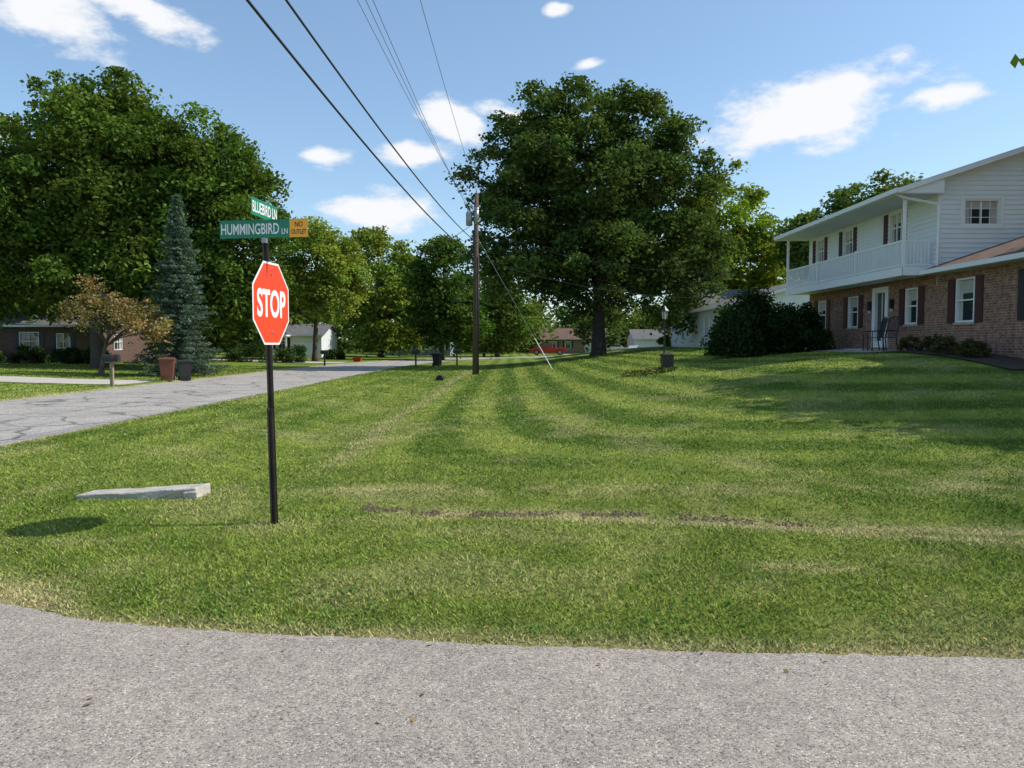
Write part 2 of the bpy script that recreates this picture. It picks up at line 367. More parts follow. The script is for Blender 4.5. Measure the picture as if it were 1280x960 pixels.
leaves('clover',np.stack([x,y,zt(x,y)+.012+.012*rng.random(len(x))],1),.008+.008*rng.random(len(x)),np.array([.09,.175,.035])[None]*(.6+.7*rng.random(len(x)))[:,None],M['blade'],upbias=2,asp=.9)
n=420; y=3.2*np.exp(rng.random(n)*math.log(7)); x=(rng.random(n)*2-1)*(.74*y+1); onr=y<edge(x); keep=(~onr)|(rng.random(n)<.25)|(y>edge(x)-.25); x=x[keep];y=y[keep];onr=onr[keep]
leaves('fallen_leaves',np.stack([x,y,np.where(onr,.016,zt(x,y)+.03)],1),.009+.012*rng.random(len(x)),np.array([.38,.23,.10])[None]*(.4+.9*rng.random(len(x)))[:,None],M['blade'],upbias=4,asp=.6)
# dirt clods in the rut
n=1100; x=-1.6+4.6*rng.random(n)**1.2; y=rutY(x)+.05+rng.normal(size=n)*.07; k=vn(x,y,.17,33)>.42; x=x[k];y=y[k]
mb=MB()
for a,b in zip(x,y):
    r=.007+.024*random.random()**2; zz=Z(a,b)
    P=[]
    for d in [(1,0,0),(0,1,0),(-1,0,0),(0,-1,0),(0,0,1),(0,0,-1)]:
        q=r*(.6+.7*random.random()); P.append((a+d[0]*q,b+d[1]*q,zz+.004+d[2]*q*.7))
    mb.add(P,[(0,1,4),(1,2,4),(2,3,4),(3,0,4),(1,0,5),(2,1,5),(3,2,5),(0,3,5)],M['dirt'])
mb.obj('dirt_clods')
# ------------------------------------------------------------------ trees
def tree(name,x,y,lobes,ncl,lpc,rc,ls,col,trunk_r,fork,mat_b='bark',colvar=.25,nlimb=26,flat=.7,shell=.45,tip=None):
    z0=Z(x,y); e=empty(name,(x,y,z0))
    lb=np.array(lobes,float); w=(lb[:,3]*lb[:,4]*lb[:,5])**(.72); w/=w.sum()
    idx=rng.choice(len(lb),ncl,p=w)
    d=rng.normal(size=(ncl,3)); d/=np.linalg.norm(d,axis=1)[:,None]
    r=shell+(1.02-shell)*rng.random(ncl)**.6
    Cc=lb[idx,:3]+d*r[:,None]*lb[idx,3:6]
    Rr=rc*(.5+1.0*rng.random(ncl))
    cb=(1+colvar*2*(rng.random(ncl)-.5))
    hue=(rng.random(ncl)-.5)*.25
    cnt=np.maximum(20,(lpc*(Rr/rc)**1.7)).astype(int)
    ci=np.repeat(np.arange(ncl),cnt); n=len(ci)
    dd=rng.normal(size=(n,3)); dd/=np.linalg.norm(dd,axis=1)[:,None]
    ph=rng.random((ncl,3))*6.28
    spk=1+.38*np.sin(5*dd[:,0]+ph[ci,0])*np.sin(5*dd[:,1]+ph[ci,1])+.25*np.sin(9*dd[:,2]+ph[ci,2])
    rr=rng.random(n)**.5*spk*(1+.35*np.abs(rng.normal(size=n))*.6)
    P=Cc[ci]+dd*rr[:,None]*Rr[ci][:,None]*np.array([1,1,flat])
    P[:,2]-=.18*Rr[ci]*rr**2
    col=np.array(col)
    c=col[None]*(cb[ci]*(.72+.56*rng.random(n)))[:,None]
    c[:,0]*=1+hue[ci]+.15*(rng.random(n)-.5)
    if tip is not None:
        t=(rng.random(n)<tip[0]); c[t]=np.array(tip[1])*(.7+.6*rng.random(t.sum()))[:,None]
    leaves('crown',P,ls*(.6+.7*rng.random(n)),c,M['leaf'],e)
    mb=MB(); top=lb[:,2].max(); cx=np.average(lb[:,0],weights=w); cy=np.average(lb[:,1],weights=w)
    tp=[];tr=[]
    H=top
    for k in range(9):
        t=k/8; zz=z0-.15+(H-z0)*t
        q=t**1.5
        tp.append((x+(cx-x)*q+.15*math.sin(3*t+x)*t,y+(cy-y)*q,zz))
        tr.append(trunk_r*((1.45 if k==0 else 1.0 if k==1 else 1)*(1-t*.9)+.0))
    tp.insert(1,(x,y,z0+.35)); tr.insert(1,trunk_r*1.08)
    mb.tube(tp,tr,M[mat_b],10)
    order=rng.permutation(ncl)[:nlimb]
    for i in order:
        c=Cc[i]; hz=max(fork,min(c[2]-.5-.45*math.hypot(c[0]-x,c[1]-y),H*.85)); hz=max(hz,z0+.6)
        t=(hz-z0)/(H-z0); q=t**1.5
        s0=Vector((x+(cx-x)*q,y+(cy-y)*q,hz)); s1=Vector(c)
        mid=s0.lerp(s1,.5)+Vector((0,0,.12*(s1-s0).length+random.uniform(-.3,.3)))
        r0=trunk_r*.42*(1-t*.6)
        mb.tube([s0,s0.lerp(mid,.5)+Vector((0,0,.1)),mid,s1],[r0,r0*.75,r0*.5,.02],M[mat_b],6)
        for kk in range(3):
            e2=s1+Vector((random.uniform(-1,1),random.uniform(-1,1),random.uniform(-.3,.9)))*Rr[i]
            mb.tube([mid.lerp(s1,.3+.2*kk),e2],[r0*.3,.01],M[mat_b],4)
    mb.obj('trunk',e,True)
    return e
tree('oak_tree',6.3,56,[(6,56,13.5,6.3,6,7),(.8,56,14.2,3.9,5,4.3),(.2,55.5,8.8,3.3,5,4.4),(11.3,56,12.3,3.9,5,4.3),(11.6,56,7.2,3.9,5,3.9),(6,56,8,6,6,4.3),(2.6,56,17,3,4,2.8),(9,56,16.6,3.4,4,2.7),(6,56,11,4,4,5)],
     540,250,.92,.155,(.09,.135,.04),.52,4.2,'barkdk',shell=.35,nlimb=45,colvar=.32)
tree('maple_tree',-25.3,47,[(-25.3,47,12.2,4.6,5,6.2),(-29.2,47,10,3.8,5,5.2),(-25,47,6.5,5.5,5,3.6),(-31.5,48,6.5,4,4,4),(-22.5,47,10,3.2,4,5.5),(-25.4,47,15.2,2.6,2.6,2.9)],
     400,250,.92,.15,(.11,.175,.036),.42,3.5,shell=.4,nlimb=30,colvar=.32)
tree('maple_tree',-20,48.5,[(-20.4,48.5,11,3.9,4.5,6.0),(-17.4,48.5,8,3.2,4,5.0),(-20,48.5,5.6,4.6,4,3),(-18.0,48.5,11.5,2.8,3,3.6)],
     300,250,.92,.15,(.095,.158,.032),.36,3.5,shell=.4,nlimb=26,colvar=.32)
tree('crabapple_tree',-20.6,38.5,[(-20,38.5,3.9,1.7,1.6,1.2),(-21.4,38.5,3.2,1.2,1.3,.9),(-18.4,38.5,3.0,1.5,1.3,.9),(-17.9,38.3,2.5,1,1,.6)],
     60,80,.42,.075,(.30,.22,.10),.13,1.6,nlimb=34,shell=.3,tip=(.3,(.18,.18,.06)))
tree('locust_tree',-19.2,75,[(-19.2,75,10,3.6,4,4.2),(-17,75,7,2.8,3.5,2.9),(-21.5,75,7.4,2.4,3,3),(-16.3,75,10.5,1.6,2,1.7)],
     170,150,.9,.17,(.20,.26,.05),.3,3.6,shell=.3)
tree('maple_tree',-7.8,85,[(-7.8,85,9.2,3.1,3.5,4.6),(-7.8,85,5,3.8,3.5,3.2),(-5.2,84,4.5,2.5,3,2.6)],
     130,190,1.0,.2,(.075,.13,.03),.3,2.2)
tree('maple_tree',-17,100,[(-18.5,100,10.5,4,4,6.5),(-14.2,100,9,3,4,5.5),(-16,99,5,5.5,4,3.6)],
     150,170,1.3,.24,(.20,.26,.05),.35,2.5)
tree('maple_tree',-2,104,[(-2,104,7.5,3.4,4,6.3),(-1,104,5,4,4,3.5)],80,160,1.3,.26,(.10,.15,.035),.3,2.5)
tree('ash_tree',19.3,70,[(19,70,12,3.6,4.5,6.8),(21.3,70,8.8,3.2,4,5),(16.5,70,9.5,2.6,4,5),(23.2,70,6.2,2.6,3,3.2),(19,69,5,4.5,4,3.4)],
     250,200,1.0,.19,(.22,.29,.04),.35,2.6,colvar=.32)
tree('maple_tree',28.8,62,[(29.6,62,11.6,3.9,4,3.6),(24.0,62,9.7,2.4,3,2.6),(33,62,10,3,3,3.4)],130,190,.95,.18,(.13,.19,.05),.35,6)
tree('yard_maple_tree',19.6,16.2,[(19.8,16.8,9.8,4.4,4.3,3.6),(17.2,17.4,8.2,2.4,2.8,1.8),(21.5,16.5,7.5,3,3,2.2),(18.3,14.2,8.8,2.4,2.4,1.8),(16.8,19.6,9.8,2.3,2.3,1.5)],150,300,1.0,.17,(.10,.16,.035),.3,3,shell=.1)
tree('honeylocust_tree',-33.5,60,[(-33.5,60,9,5,5,6),(-37,58,7,5,5,5)],90,180,1.5,.26,(.11,.17,.035),.35,3)
# distant woods
Ls=[]
for k in range(120):
    X=random.uniform(-175,175); Y=random.uniform(138,200)-abs(X)*.05
    hgt=random.uniform(10,16.5)
    if -14<X<45: hgt*=.72
    r=random.uniform(3.5,6)
    Ls.append((X,Y,hgt*.56,r,r,hgt*.46))
for X,Y,hgt,r in [(-30,108,13,5),(-38,100,12,5),(-24,118,13,5),(-47,92,13,6),(-55,85,13,6),(-28,97,9,3.5),(-9,128,14,5),(-14,125,15,5),(-3,132,14,5),(26,95,14,5),(32,88,13,5),(40,92,14,6),(3,135,10,4.5),(30,128,10,5),(38,135,11,5),(48,80,13,6),(-60,70,13,6),(-45,66,12,5),(22,84,9,3.5),(15,133,9,4),(-30,72,8,4.5),(-35,70,9,5),(-25.5,73,6,3.2),(-41,76,11,5)]:
    Ls.append((X,Y,hgt*.55,r,r,hgt*.47))
lb=np.array(Ls); C=[];Cl=[];S=[]
for l in lb:
    tone=random.choice([(.085,.135,.036),(.10,.15,.04),(.16,.20,.05),(.075,.12,.036),(.13,.175,.045)])
    for k in range(28):
        d=rng.normal(size=3);d/=np.linalg.norm(d); d[1]-=.25
        cc=l[:3]+d*(.5+.5*random.random())*l[3:6]; R=l[3]*.33*(.6+.8*random.random()); m=54
        dd=rng.normal(size=(m,3));dd/=np.linalg.norm(dd,axis=1)[:,None]
        P=cc+dd*(rng.random(m)**.5*R*(1+.3*rng.random(m)))[:,None]; P[:,2]=np.maximum(P[:,2],.3)
        C.append(P); Cl.append(np.array(tone)[None]*(random.uniform(.7,1.3)*(.75+.5*rng.random(m)))[:,None]); S.append(.38*(.7+.6*rng.random(m)))
m=22000; X=rng.uniform(-180,180,m); Y=rng.uniform(150,162,m)
P=np.stack([X,Y,rng.random(m)**1.2*(3.2+3*fbm(X,Y,9,3))],1); C.append(P); Cl.append(np.tile([.07,.11,.03],(m,1))*(.6+.8*rng.random(m))[:,None]); S.append(.5+.4*rng.random(m))
leaves('distant_trees',np.vstack(C),np.concatenate(S),np.vstack(Cl),M['leaf'])
# spruce
def spruce(name,x,y,H,R):
    z0=Z(x,y); e=empty(name,(x,y,z0)); mb=MB(); mb.tube([(x,y,z0-.1),(x,y,z0+H)],[.16,.015],M['bark'],8); C=[];S=[];Cl=[]
    zz=.35
    while zz<H-.1:
        t=zz/H; nb=int(8+8*(1-t)); rl=R*(1-t)**.8*random.uniform(.85,1.15)+.06
        off=random.random()*6
        for k in range(nb):
            a=off+2*math.pi*k/nb+random.uniform(-.25,.25); r=rl*random.uniform(.55,1.2); m=int(12+50*r)
            s=rng.random(m)**.75*r; sag=-.28*s+.2*s*s/max(r,.3)
            wd=.14+.10*(r-s)
            px=x+np.cos(a)*s+rng.normal(size=m)*wd*.6*abs(math.sin(a))+rng.normal(size=m)*.03
            py=y+np.sin(a)*s+rng.normal(size=m)*wd*.6*abs(math.cos(a))+rng.normal(size=m)*.03
            C.append(np.stack([px,py,z0+zz+sag+rng.normal(size=m)*.045],1)); S.append(.065+.045*rng.random(m))
            f=random.uniform(.7,1.25); Cl.append(np.tile([.11,.165,.135],(m,1))*(f*(.7+.6*rng.random(m)))[:,None])
            mb.tube([(x,y,z0+zz),(x+math.cos(a)*r,y+math.sin(a)*r,z0+zz-.28*r+.2*r)],[.03,.008],M['bark'],4)
        zz+=.31*(1-t*.4)
    mb.obj('trunk',e); leaves('needles',np.vstack(C),np.concatenate(S),np.vstack(Cl),M['leaf'],e,upbias=.5,asp=.35)
spruce('blue_spruce_tree',-17.5,40.5,9.5,2.1)
def shrub(name,x,y,rx,ry,h,col,ls=.06,n=9000,ncl=50):
    z0=Z(x,y); e=empty(name,(x,y,z0))
    d=rng.normal(size=(ncl,3)); d/=np.linalg.norm(d,axis=1)[:,None]; d[:,2]=np.abs(d[:,2])
    Cc=np.array([x,y,z0+.1])+d*(.55+.4*rng.random(ncl))[:,None]*np.array([rx,ry,h*.85])
    ci=rng.integers(0,ncl,n); dd=rng.normal(size=(n,3)); dd/=np.linalg.norm(dd,axis=1)[:,None]
    P=Cc[ci]+dd*(rng.random(n)**.5)[:,None]*np.array([rx*.26,ry*.26,h*.2]); P[:,2]=np.maximum(P[:,2],z0+.02)
    br=(.7+.6*rng.random(ncl))
    leaves('foliage',P,ls*(.6+.8*rng.random(n)),np.array(col)[None]*(br[ci]*(.7+.6*rng.random(n)))[:,None],M['leaf'],e)
    mb=MB()
    for i in range(min(ncl,18)): mb.tube([(x+random.uniform(-.1,.1),y,z0-.05),tuple(Cc[i])],[.025,.006],M['bark'],4)
    mb.obj('stems',e)
shrub('yew_bush',9.9,31,1.95,1.8,2.75,(.032,.06,.02),.065,26000,90)
shrub('yew_bush',11.5,30.8,1.3,1.2,2.1,(.034,.062,.02),.06,12000,50)
for a,b,s in [(12.6,24.3,.36),(12.5,22.0,.5),(12.6,21.0,.42),(12.7,23.4,.34)]:
    shrub('azalea_bush',a,b,s,s,s*1.35,(.10,.10,.045),.035,2200,26)
for a,b,s in [(-25,57,1.1),(-30,52,1.1),(-28.3,52.3,1.1),(-33,52.4,1.2),(-36,52.5,1.2),(-27.5,82.3,1.1),(-24,58,1.6),(-27,60,1.8),(-19,82.2,1.1),(-22.5,66,2),(-19.5,68,1.6)]: shrub('boxwood_bush',a,b,s,s,s*1.15,(.045,.08,.025),.08,3600,30)
for a,b in [(15.2,66),(13.5,66.5)]: shrub('flowering_bush',a,b,1,1,1,(.14,.18,.04),.08,2500,24)
n=700; a=rng.random(n)*2*np.pi; r=.2+.55*rng.random(n)**.5
P=np.stack([4.75+np.cos(a)*r*1.3,26.6+np.sin(a)*r,np.zeros(n)],1); P[:,2]=zt(P[:,0],P[:,1])+.04+.12*rng.random(n)
leaves('flower_bed',P,.03+.04*rng.random(n),np.where((rng.random(n)<.25)[:,None],np.array([.35,.3,.12]),np.array([.07,.11,.03]))*(.6+.7*rng.random(n))[:,None],M['leaf'])
# ------------------------------------------------------------------ generic wall + window
def wall(mb,F,u0,u1,v0,v1,ops,m,depth=.12):
    us=sorted({u0,u1}|{o[0] for o in ops}|{o[1] for o in ops}); vs=sorted({v0,v1}|{o[2] for o in ops}|{o[3] for o in ops})
    for a,b in zip(us[:-1],us[1:]):
        for c,d in zip(vs[:-1],vs[1:]):
            mu_,mv=(a+b)/2,(c+d)/2
            if any(o[0]<mu_<o[1] and o[2]<mv<o[3] for o in ops): continue
            mb.add([F(a,c,0),F(b,c,0),F(b,d,0),F(a,d,0)],[(0,1,2,3)],m)
    for a,b,c,d in ops:
        for p,q in [((a,c),(b,c)),((b,c),(b,d)),((b,d),(a,d)),((a,d),(a,c))]:
            mb.add([F(*p,0),F(*q,0),F(*q,-depth),F(*p,-depth)],[(0,1,2,3)],m)
def window(mb,F,a,b,c,d,cols=1,rows=2,shut=None,sw=.38,sill=None,curt=True):
    fw=.055
    mb.add([F(a,c,-.09),F(b,c,-.09),F(b,d,-.09),F(a,d,-.09)],[(0,1,2,3)],M['glass'])
    g=.003
    for (p,q,r,s) in [(a+g,a+fw,c+g,d-g),(b-fw,b-g,c+g,d-g),(a+fw,b-fw,c+g,c+fw),(a+fw,b-fw,d-fw,d-g)]:
        mb.box(p,q,r,s,-.085,.015,M['white'],F)
    for k in range(1,rows):
        v=c+(d-c)*k/rows; mb.box(a+fw,b-fw,v-.022,v+.022,-.085,-.02,M['white'],F)
    for k in range(1,cols):
        u_=a+(b-a)*k/cols; mb.box(u_-.018,u_+.018,c+fw,d-fw,-.0855,-.03,M['white'],F)
    if curt:
        mb.box(a+fw,a+fw+.17*(b-a),c+fw,d-fw,-.089,-.087,M['curtain'],F); mb.box(b-fw-.17*(b-a),b-fw,c+fw,d-fw,-.089,-.087,M['curtain'],F)
        mb.box(a+fw+.17*(b-a),b-fw-.17*(b-a),d-fw-.3*(d-c),d-fw,-.089,-.087,M['curtain'],F)
    if sill: mb.box(a-.05,b+.05,c-.07,c-.002,.002,.05,sill,F)
    if shut:
        for p,q in [(a-.05-sw,a-.05),(b+.05,b+.05+sw)]:
            mb.box(p,q,c-.02,d+.02,.003,.03,shut,F)
            for (r0,r1) in [(c+.05,(c+d)/2-.04),((c+d)/2+.04,d-.05)]:
                k=int((r1-r0)/.07)
                for i in range(k):
                    v=r0+(r1-r0)*i/k; mb.box(p+.05,q-.05,v,v+.03,.031,.042,shut,F)
def lap(mb,F,z0,z1,step,rng_u,ops,m):
    v=z0
    while v<z1-1e-6:
        w=min(v+step,z1); segs=[rng_u(v,w)]
        for o in ops:
            if o[2]<(v+w)/2<o[3]:
                ns=[]
                for s in segs:
                    if s[1]<=o[0] or s[0]>=o[1]: ns.append(s)
                    else:
                        if s[0]<o[0]: ns.append((s[0],o[0],s[2],o[0]))
                        if s[1]>o[1]: ns.append((o[1],s[1],o[1],s[3]))
                segs=ns
        for s in segs:
            a,b=s[0],s[1]; a2,b2=s[2],s[3]
            if b-a<.01: continue
            P=[F(a,v,.03),F(b,v,.03),F(b2,w,.004),F(a2,w,.004)]
            mb.add(P,[(0,1,2,3)],m); mb.add([F(a,v,0),F(b,v,0),F(b,v,.03),F(a,v,.03)],[(0,1,2,3)],m)
        v=w
# ------------------------------------------------------------------ main house
H=empty('brick_house',(13.5,24.5,1.2))
X0=13.5;XU=13.46;XE=21.3;Y1=35.0;YG=24.5;YW=18.4
F=fr('-x',X0)
gw=[(33.1,33.95,2.4,3.62),(30.05,30.95,2.4,3.62),(25.65,26.45,2.42,3.64),(22.5,23.45,2.4,3.72),(19.3,20.15,2.4,3.72)]
door=(27.75,28.75,1.62,3.72)
mb=MB(); wall(mb,F,YW,Y1,.3,4.0,gw+[door],M['brick'])
mb.add([(X0,YW,.3),(XE,YW,.3),(XE,YW,4.0),(X0,YW,4.0)],[(0,1,2,3)],M['brick'])
mb.add([(X0,YW,4.0),(XE,YW,4.0),(17.4,YW,5.4)],[(0,1,2)],M['brick'])
mb.add([(X0,Y1,.3),(XE,Y1,.3),(XE,Y1,6.6),(X0,Y1,6.6)],[(0,1,2,3)],M['brick'])
mb.add([(XE,YW,.3),(XE,Y1,.3),(XE,Y1,6.6),(XE,YW,4.0)],[(0,1,2,3)],M['siding'])
mb.obj('brick_walls',H)
mb=MB()
for i,o in enumerate(gw): window(mb,F,*o,1,2,M['shutter'] if i!=4 else M['shutterb'],.36,M['conc'])
mb.obj('ground_floor_windows',H)
mb=MB(); a,b,c,d=door
mb.add([F(a,c,-.09),F(b,c,-.09),F(b,d,-.09),F(a,d,-.09)],[(0,1,2,3)],M['glass'])
for (p,q,r,s) in [(a-.1,a+.12,c,d+.1),(b-.12,b+.1,c,d+.1),(a+.12,b-.12,d-.1,d+.1),(a+.12,b-.12,c,c+.25)]: mb.box(p,q,r,s,-.085,.03,M['white'],F)
mb.box((a+b)/2-.015,(a+b)/2+.015,c+.25,d-.1,-.085,-.05,M['white'],F)
mb.box(a-.3,b+.4,1.30,1.58,.01,.9,M['conc'],F)
mb.obj('front_door',H)
mb=MB()
FU=fr('-x',XU)
uw=[(33.35,34.2,5.28,6.3),(30.55,31.45,5.28,6.3),(26.75,27.65,5.28,6.35)]
lap(mb,FU,4.16,6.52,.15,lambda v,w:(YG,Y1,YG,Y1),uw,M['siding'])
wall(mb,FU,YG+.001,Y1-.001,4.0,6.55,uw,M['siding'])
mb.obj('upper_siding',H)
mb=MB()
for o in uw: window(mb,FU,*o,2,2,M['shutter'],.32,M['white'])
mb.obj('upper_windows',H)
SL=.33; ex=12.05; ez=6.62; rx=17.4; rz=ez+SL*(rx-ex)
def rl(x): return ez+SL*(min(x,2*rx-x)-ex)-.12
FG=fr('-y',YG)
gwn=(14.25,15.42,5.48,6.32)
def urange(v,w):
    def lim(z):
        k=(z+.12-ez)/SL+ex
        return max(XU,k),min(XE,2*rx-k)
    a,b=lim(v);a2,b2=lim(w); return (a,b,a2,b2)
mb=MB()
lap(mb,FG,3.9,rz-.16,.15,urange,[gwn],M['siding'])
wall(mb,FG,XU+.002,XE,3.6,6.6,[gwn],M['siding'])
mb.add([FG(XU,6.6,0),FG(XE,6.6,0),FG(XE,rl(XE),0),FG(rx,rl(rx),0),FG(XU,rl(XU),0)],[(0,1,2,3,4)],M['siding'])
mb.box(XU-.03,XU+.09,3.95,rl(XU),.003,.036,M['white'],FG)
mb.obj('gable_siding',H)
mb=MB(); window(mb,FG,*gwn,2,1,None,curt=True)
for u_ in (14.54,15.13): mb.box(u_-.009,u_+.009,gwn[2]+.055,gwn[3]-.055,-.086,-.06,M['white'],FG)
for v_ in (5.76,6.04): mb.box(gwn[0]+.055,gwn[1]-.055,v_-.009,v_+.009,-.0865,-.062,M['white'],FG)
for (p,q,r,s) in [(gwn[0]-.09,gwn[0]-.003,gwn[2]-.09,gwn[3]+.09),(gwn[1]+.003,gwn[1]+.09,gwn[2]-.09,gwn[3]+.09),(gwn[0]-.003,gwn[1]+.003,gwn[3]+.003,gwn[3]+.09),(gwn[0]-.003,gwn[1]+.003,gwn[2]-.09,gwn[2]-.003)]: mb.box(p,q,r,s,.001,.045,M['white'],FG)
mb.obj('gable_window',H)
def gable_roof(mb,ex,ez,rx,SLp,y0,y1,th,m,fas):
    rz_=ez+SLp*(rx-ex); ex2=2*rx-ex
    for (xa,za,xb,zb) in [(ex,ez,rx,rz_),(rx,rz_,ex2,ez)]:
        P=[(xa,y0,za),(xb,y0,zb),(xb,y1,zb),(xa,y1,za)]; Q=[(p[0],p[1],p[2]-th) for p in P]
        mb.add(P,[(0,1,2,3)],m); mb.add(Q,[(0,3,2,1)],M['soffit'])
        for yy,dy in ((y0,-.03),(y1,.03)):
            mb.add([(xa,yy,za-.01),(xb,yy,zb-.01),(xb,yy,zb-th-.03),(xa,yy,za-th-.03),(xa,yy+dy,za-.01),(xb,yy+dy,zb-.01),(xb,yy+dy,zb-th-.03),(xa,yy+dy,za-th-.03)],
                   [(0,1,2,3),(4,5,6,7),(0,1,5,4),(3,2,6,7),(0,3,7,4),(1,2,6,5)],fas)
    for xx,sx in ((ex,-1),(ex2,1)):
        mb.box(min(xx+sx*.11,xx+sx*.002),max(xx+sx*.11,xx+sx*.002),y0,y1,ez-th-.02,ez-.015,fas)
mb=MB(); gable_roof(mb,ex,ez,rx,SL,YG-.35,Y1+.35,.14,M['roofgr'],M['white'])
mb.box(ex,XU,YG-.3,Y1+.3,ez-.185,ez-.16,M['soffit'])
mb.add([(ex,YG-.31,ez-.16),(XU,YG-.31,ez-.16),(XU,YG-.31,ez-.16+SL*(XU-ex))],[(0,1,2)],M['white'])
mb.obj('main_roof',H)
mb=MB(); gable_roof(mb,12.98,4.08,17.4,.34,YW-.35,YG-.04,.13,M['roofbr'],M['white'])
mb.box(13.0,X0,YW-.3,YG,3.925,3.945,M['soffit']); mb.obj('wing_roof',H)
mb=MB(); BX=12.42
mb.box(BX,XU-.02,YG+.05,Y1,3.97,4.14,M['white'])
mb.box(BX-.03,BX-.002,YG+.02,Y1+.03,3.93,4.2,M['white'])
mb.box(BX-.03,XU-.02,YG+.018,YG+.048,3.93,4.2,M['white'])
mb.box(BX,BX+.05,YG+.1,Y1,5.0,5.06,M['white']); mb.box(BX,BX+.05,YG+.1,Y1,4.24,4.29,M['white'])
mb.box(BX+.06,XU-.02,YG+.1,YG+.14,5.0,5.06,M['white']); mb.box(BX+.06,XU-.02,YG+.1,YG+.14,4.24,4.29,M['white'])
yy=YG+.2
while yy<Y1-.05: mb.box(BX+.01,BX+.035,yy-.022,yy+.022,4.29,5.0,M['white']); yy+=.14
xx=BX+.14
while xx<XU-.1: mb.box(xx-.02,xx+.02,YG+.108,YG+.132,4.29,5.0,M['white']); xx+=.115
for yy in (YG+.1,28.0,31.5,Y1-.1):
    mb.box(BX-.01,BX+.08,yy-.045,yy+.045,4.145,5.1 if 25<yy<34 else 6.43,M['white'])
mb.obj('balcony',H)
mb=MB(); mb.tube([(12.0,YG-.1,6.5),(12.3,YG-.1,6.35),(13.35,YG-.1,6.15),(13.42,YG-.09,6.0),(13.42,YG-.09,4.05)],.045,M['white'],6); mb.obj('downspout',H)
mb=MB()
for yy in (27.3,29.0):
    mb.box(X0-.12,X0-.01,yy-.06,yy+.06,3.0,3.3,M['black']); mb.box(X0-.1,X0-.03,yy-.045,yy+.045,2.9,3.0,M['lampglass']); mb.box(X0-.14,X0-.01,yy-.08,yy+.08,3.3,3.33,M['black'])
mb.obj('porch_lights',H)
slab('garden_bed_mulch',12.1,13.49,18.6,25.0,M['mulch'],.035)
slab('walkway',11.6,13.45,25.1,30.5,M['conc'],.03,8)
def chair(x,y,rot):
    e=empty('patio_chair',(x,y,Z(x,y)+.03)); mb=MB(); z0=Z(x,y)+.03
    c,s=math.cos(rot),math.sin(rot)
    G=lambda a,b,h:(x+a*c-b*s,y+a*s+b*c,z0+h)
    for a in (-.28,.28):
        mb.tube([G(a,.25,0),G(a,.26,.45),G(a,.25,.66),G(a,-.2,.68)],.02,M['black'],6)
        mb.tube([G(a,-.28,0),G(a,-.22,.45),G(a,-.36,1.08)],.02,M['black'],6)
    mb.tube([G(-.28,-.36,1.08),G(0,-.38,1.15),G(.28,-.36,1.08)],.02,M['black'],6)
    for k in range(7):
        a=-.22+.44*k/6; mb.tube([G(a,-.22,.46),G(a,-.365,1.1)],.012,M['black'],5)
    for k in range(8):
        b=-.22+.46*k/7; mb.box(-.27,.27,b-.022,b+.022,.44,.458,M['black'],G)
    mb.obj('frame',e)
chair(12.45,26.5,1.4); chair(12.35,25.5,1.75)
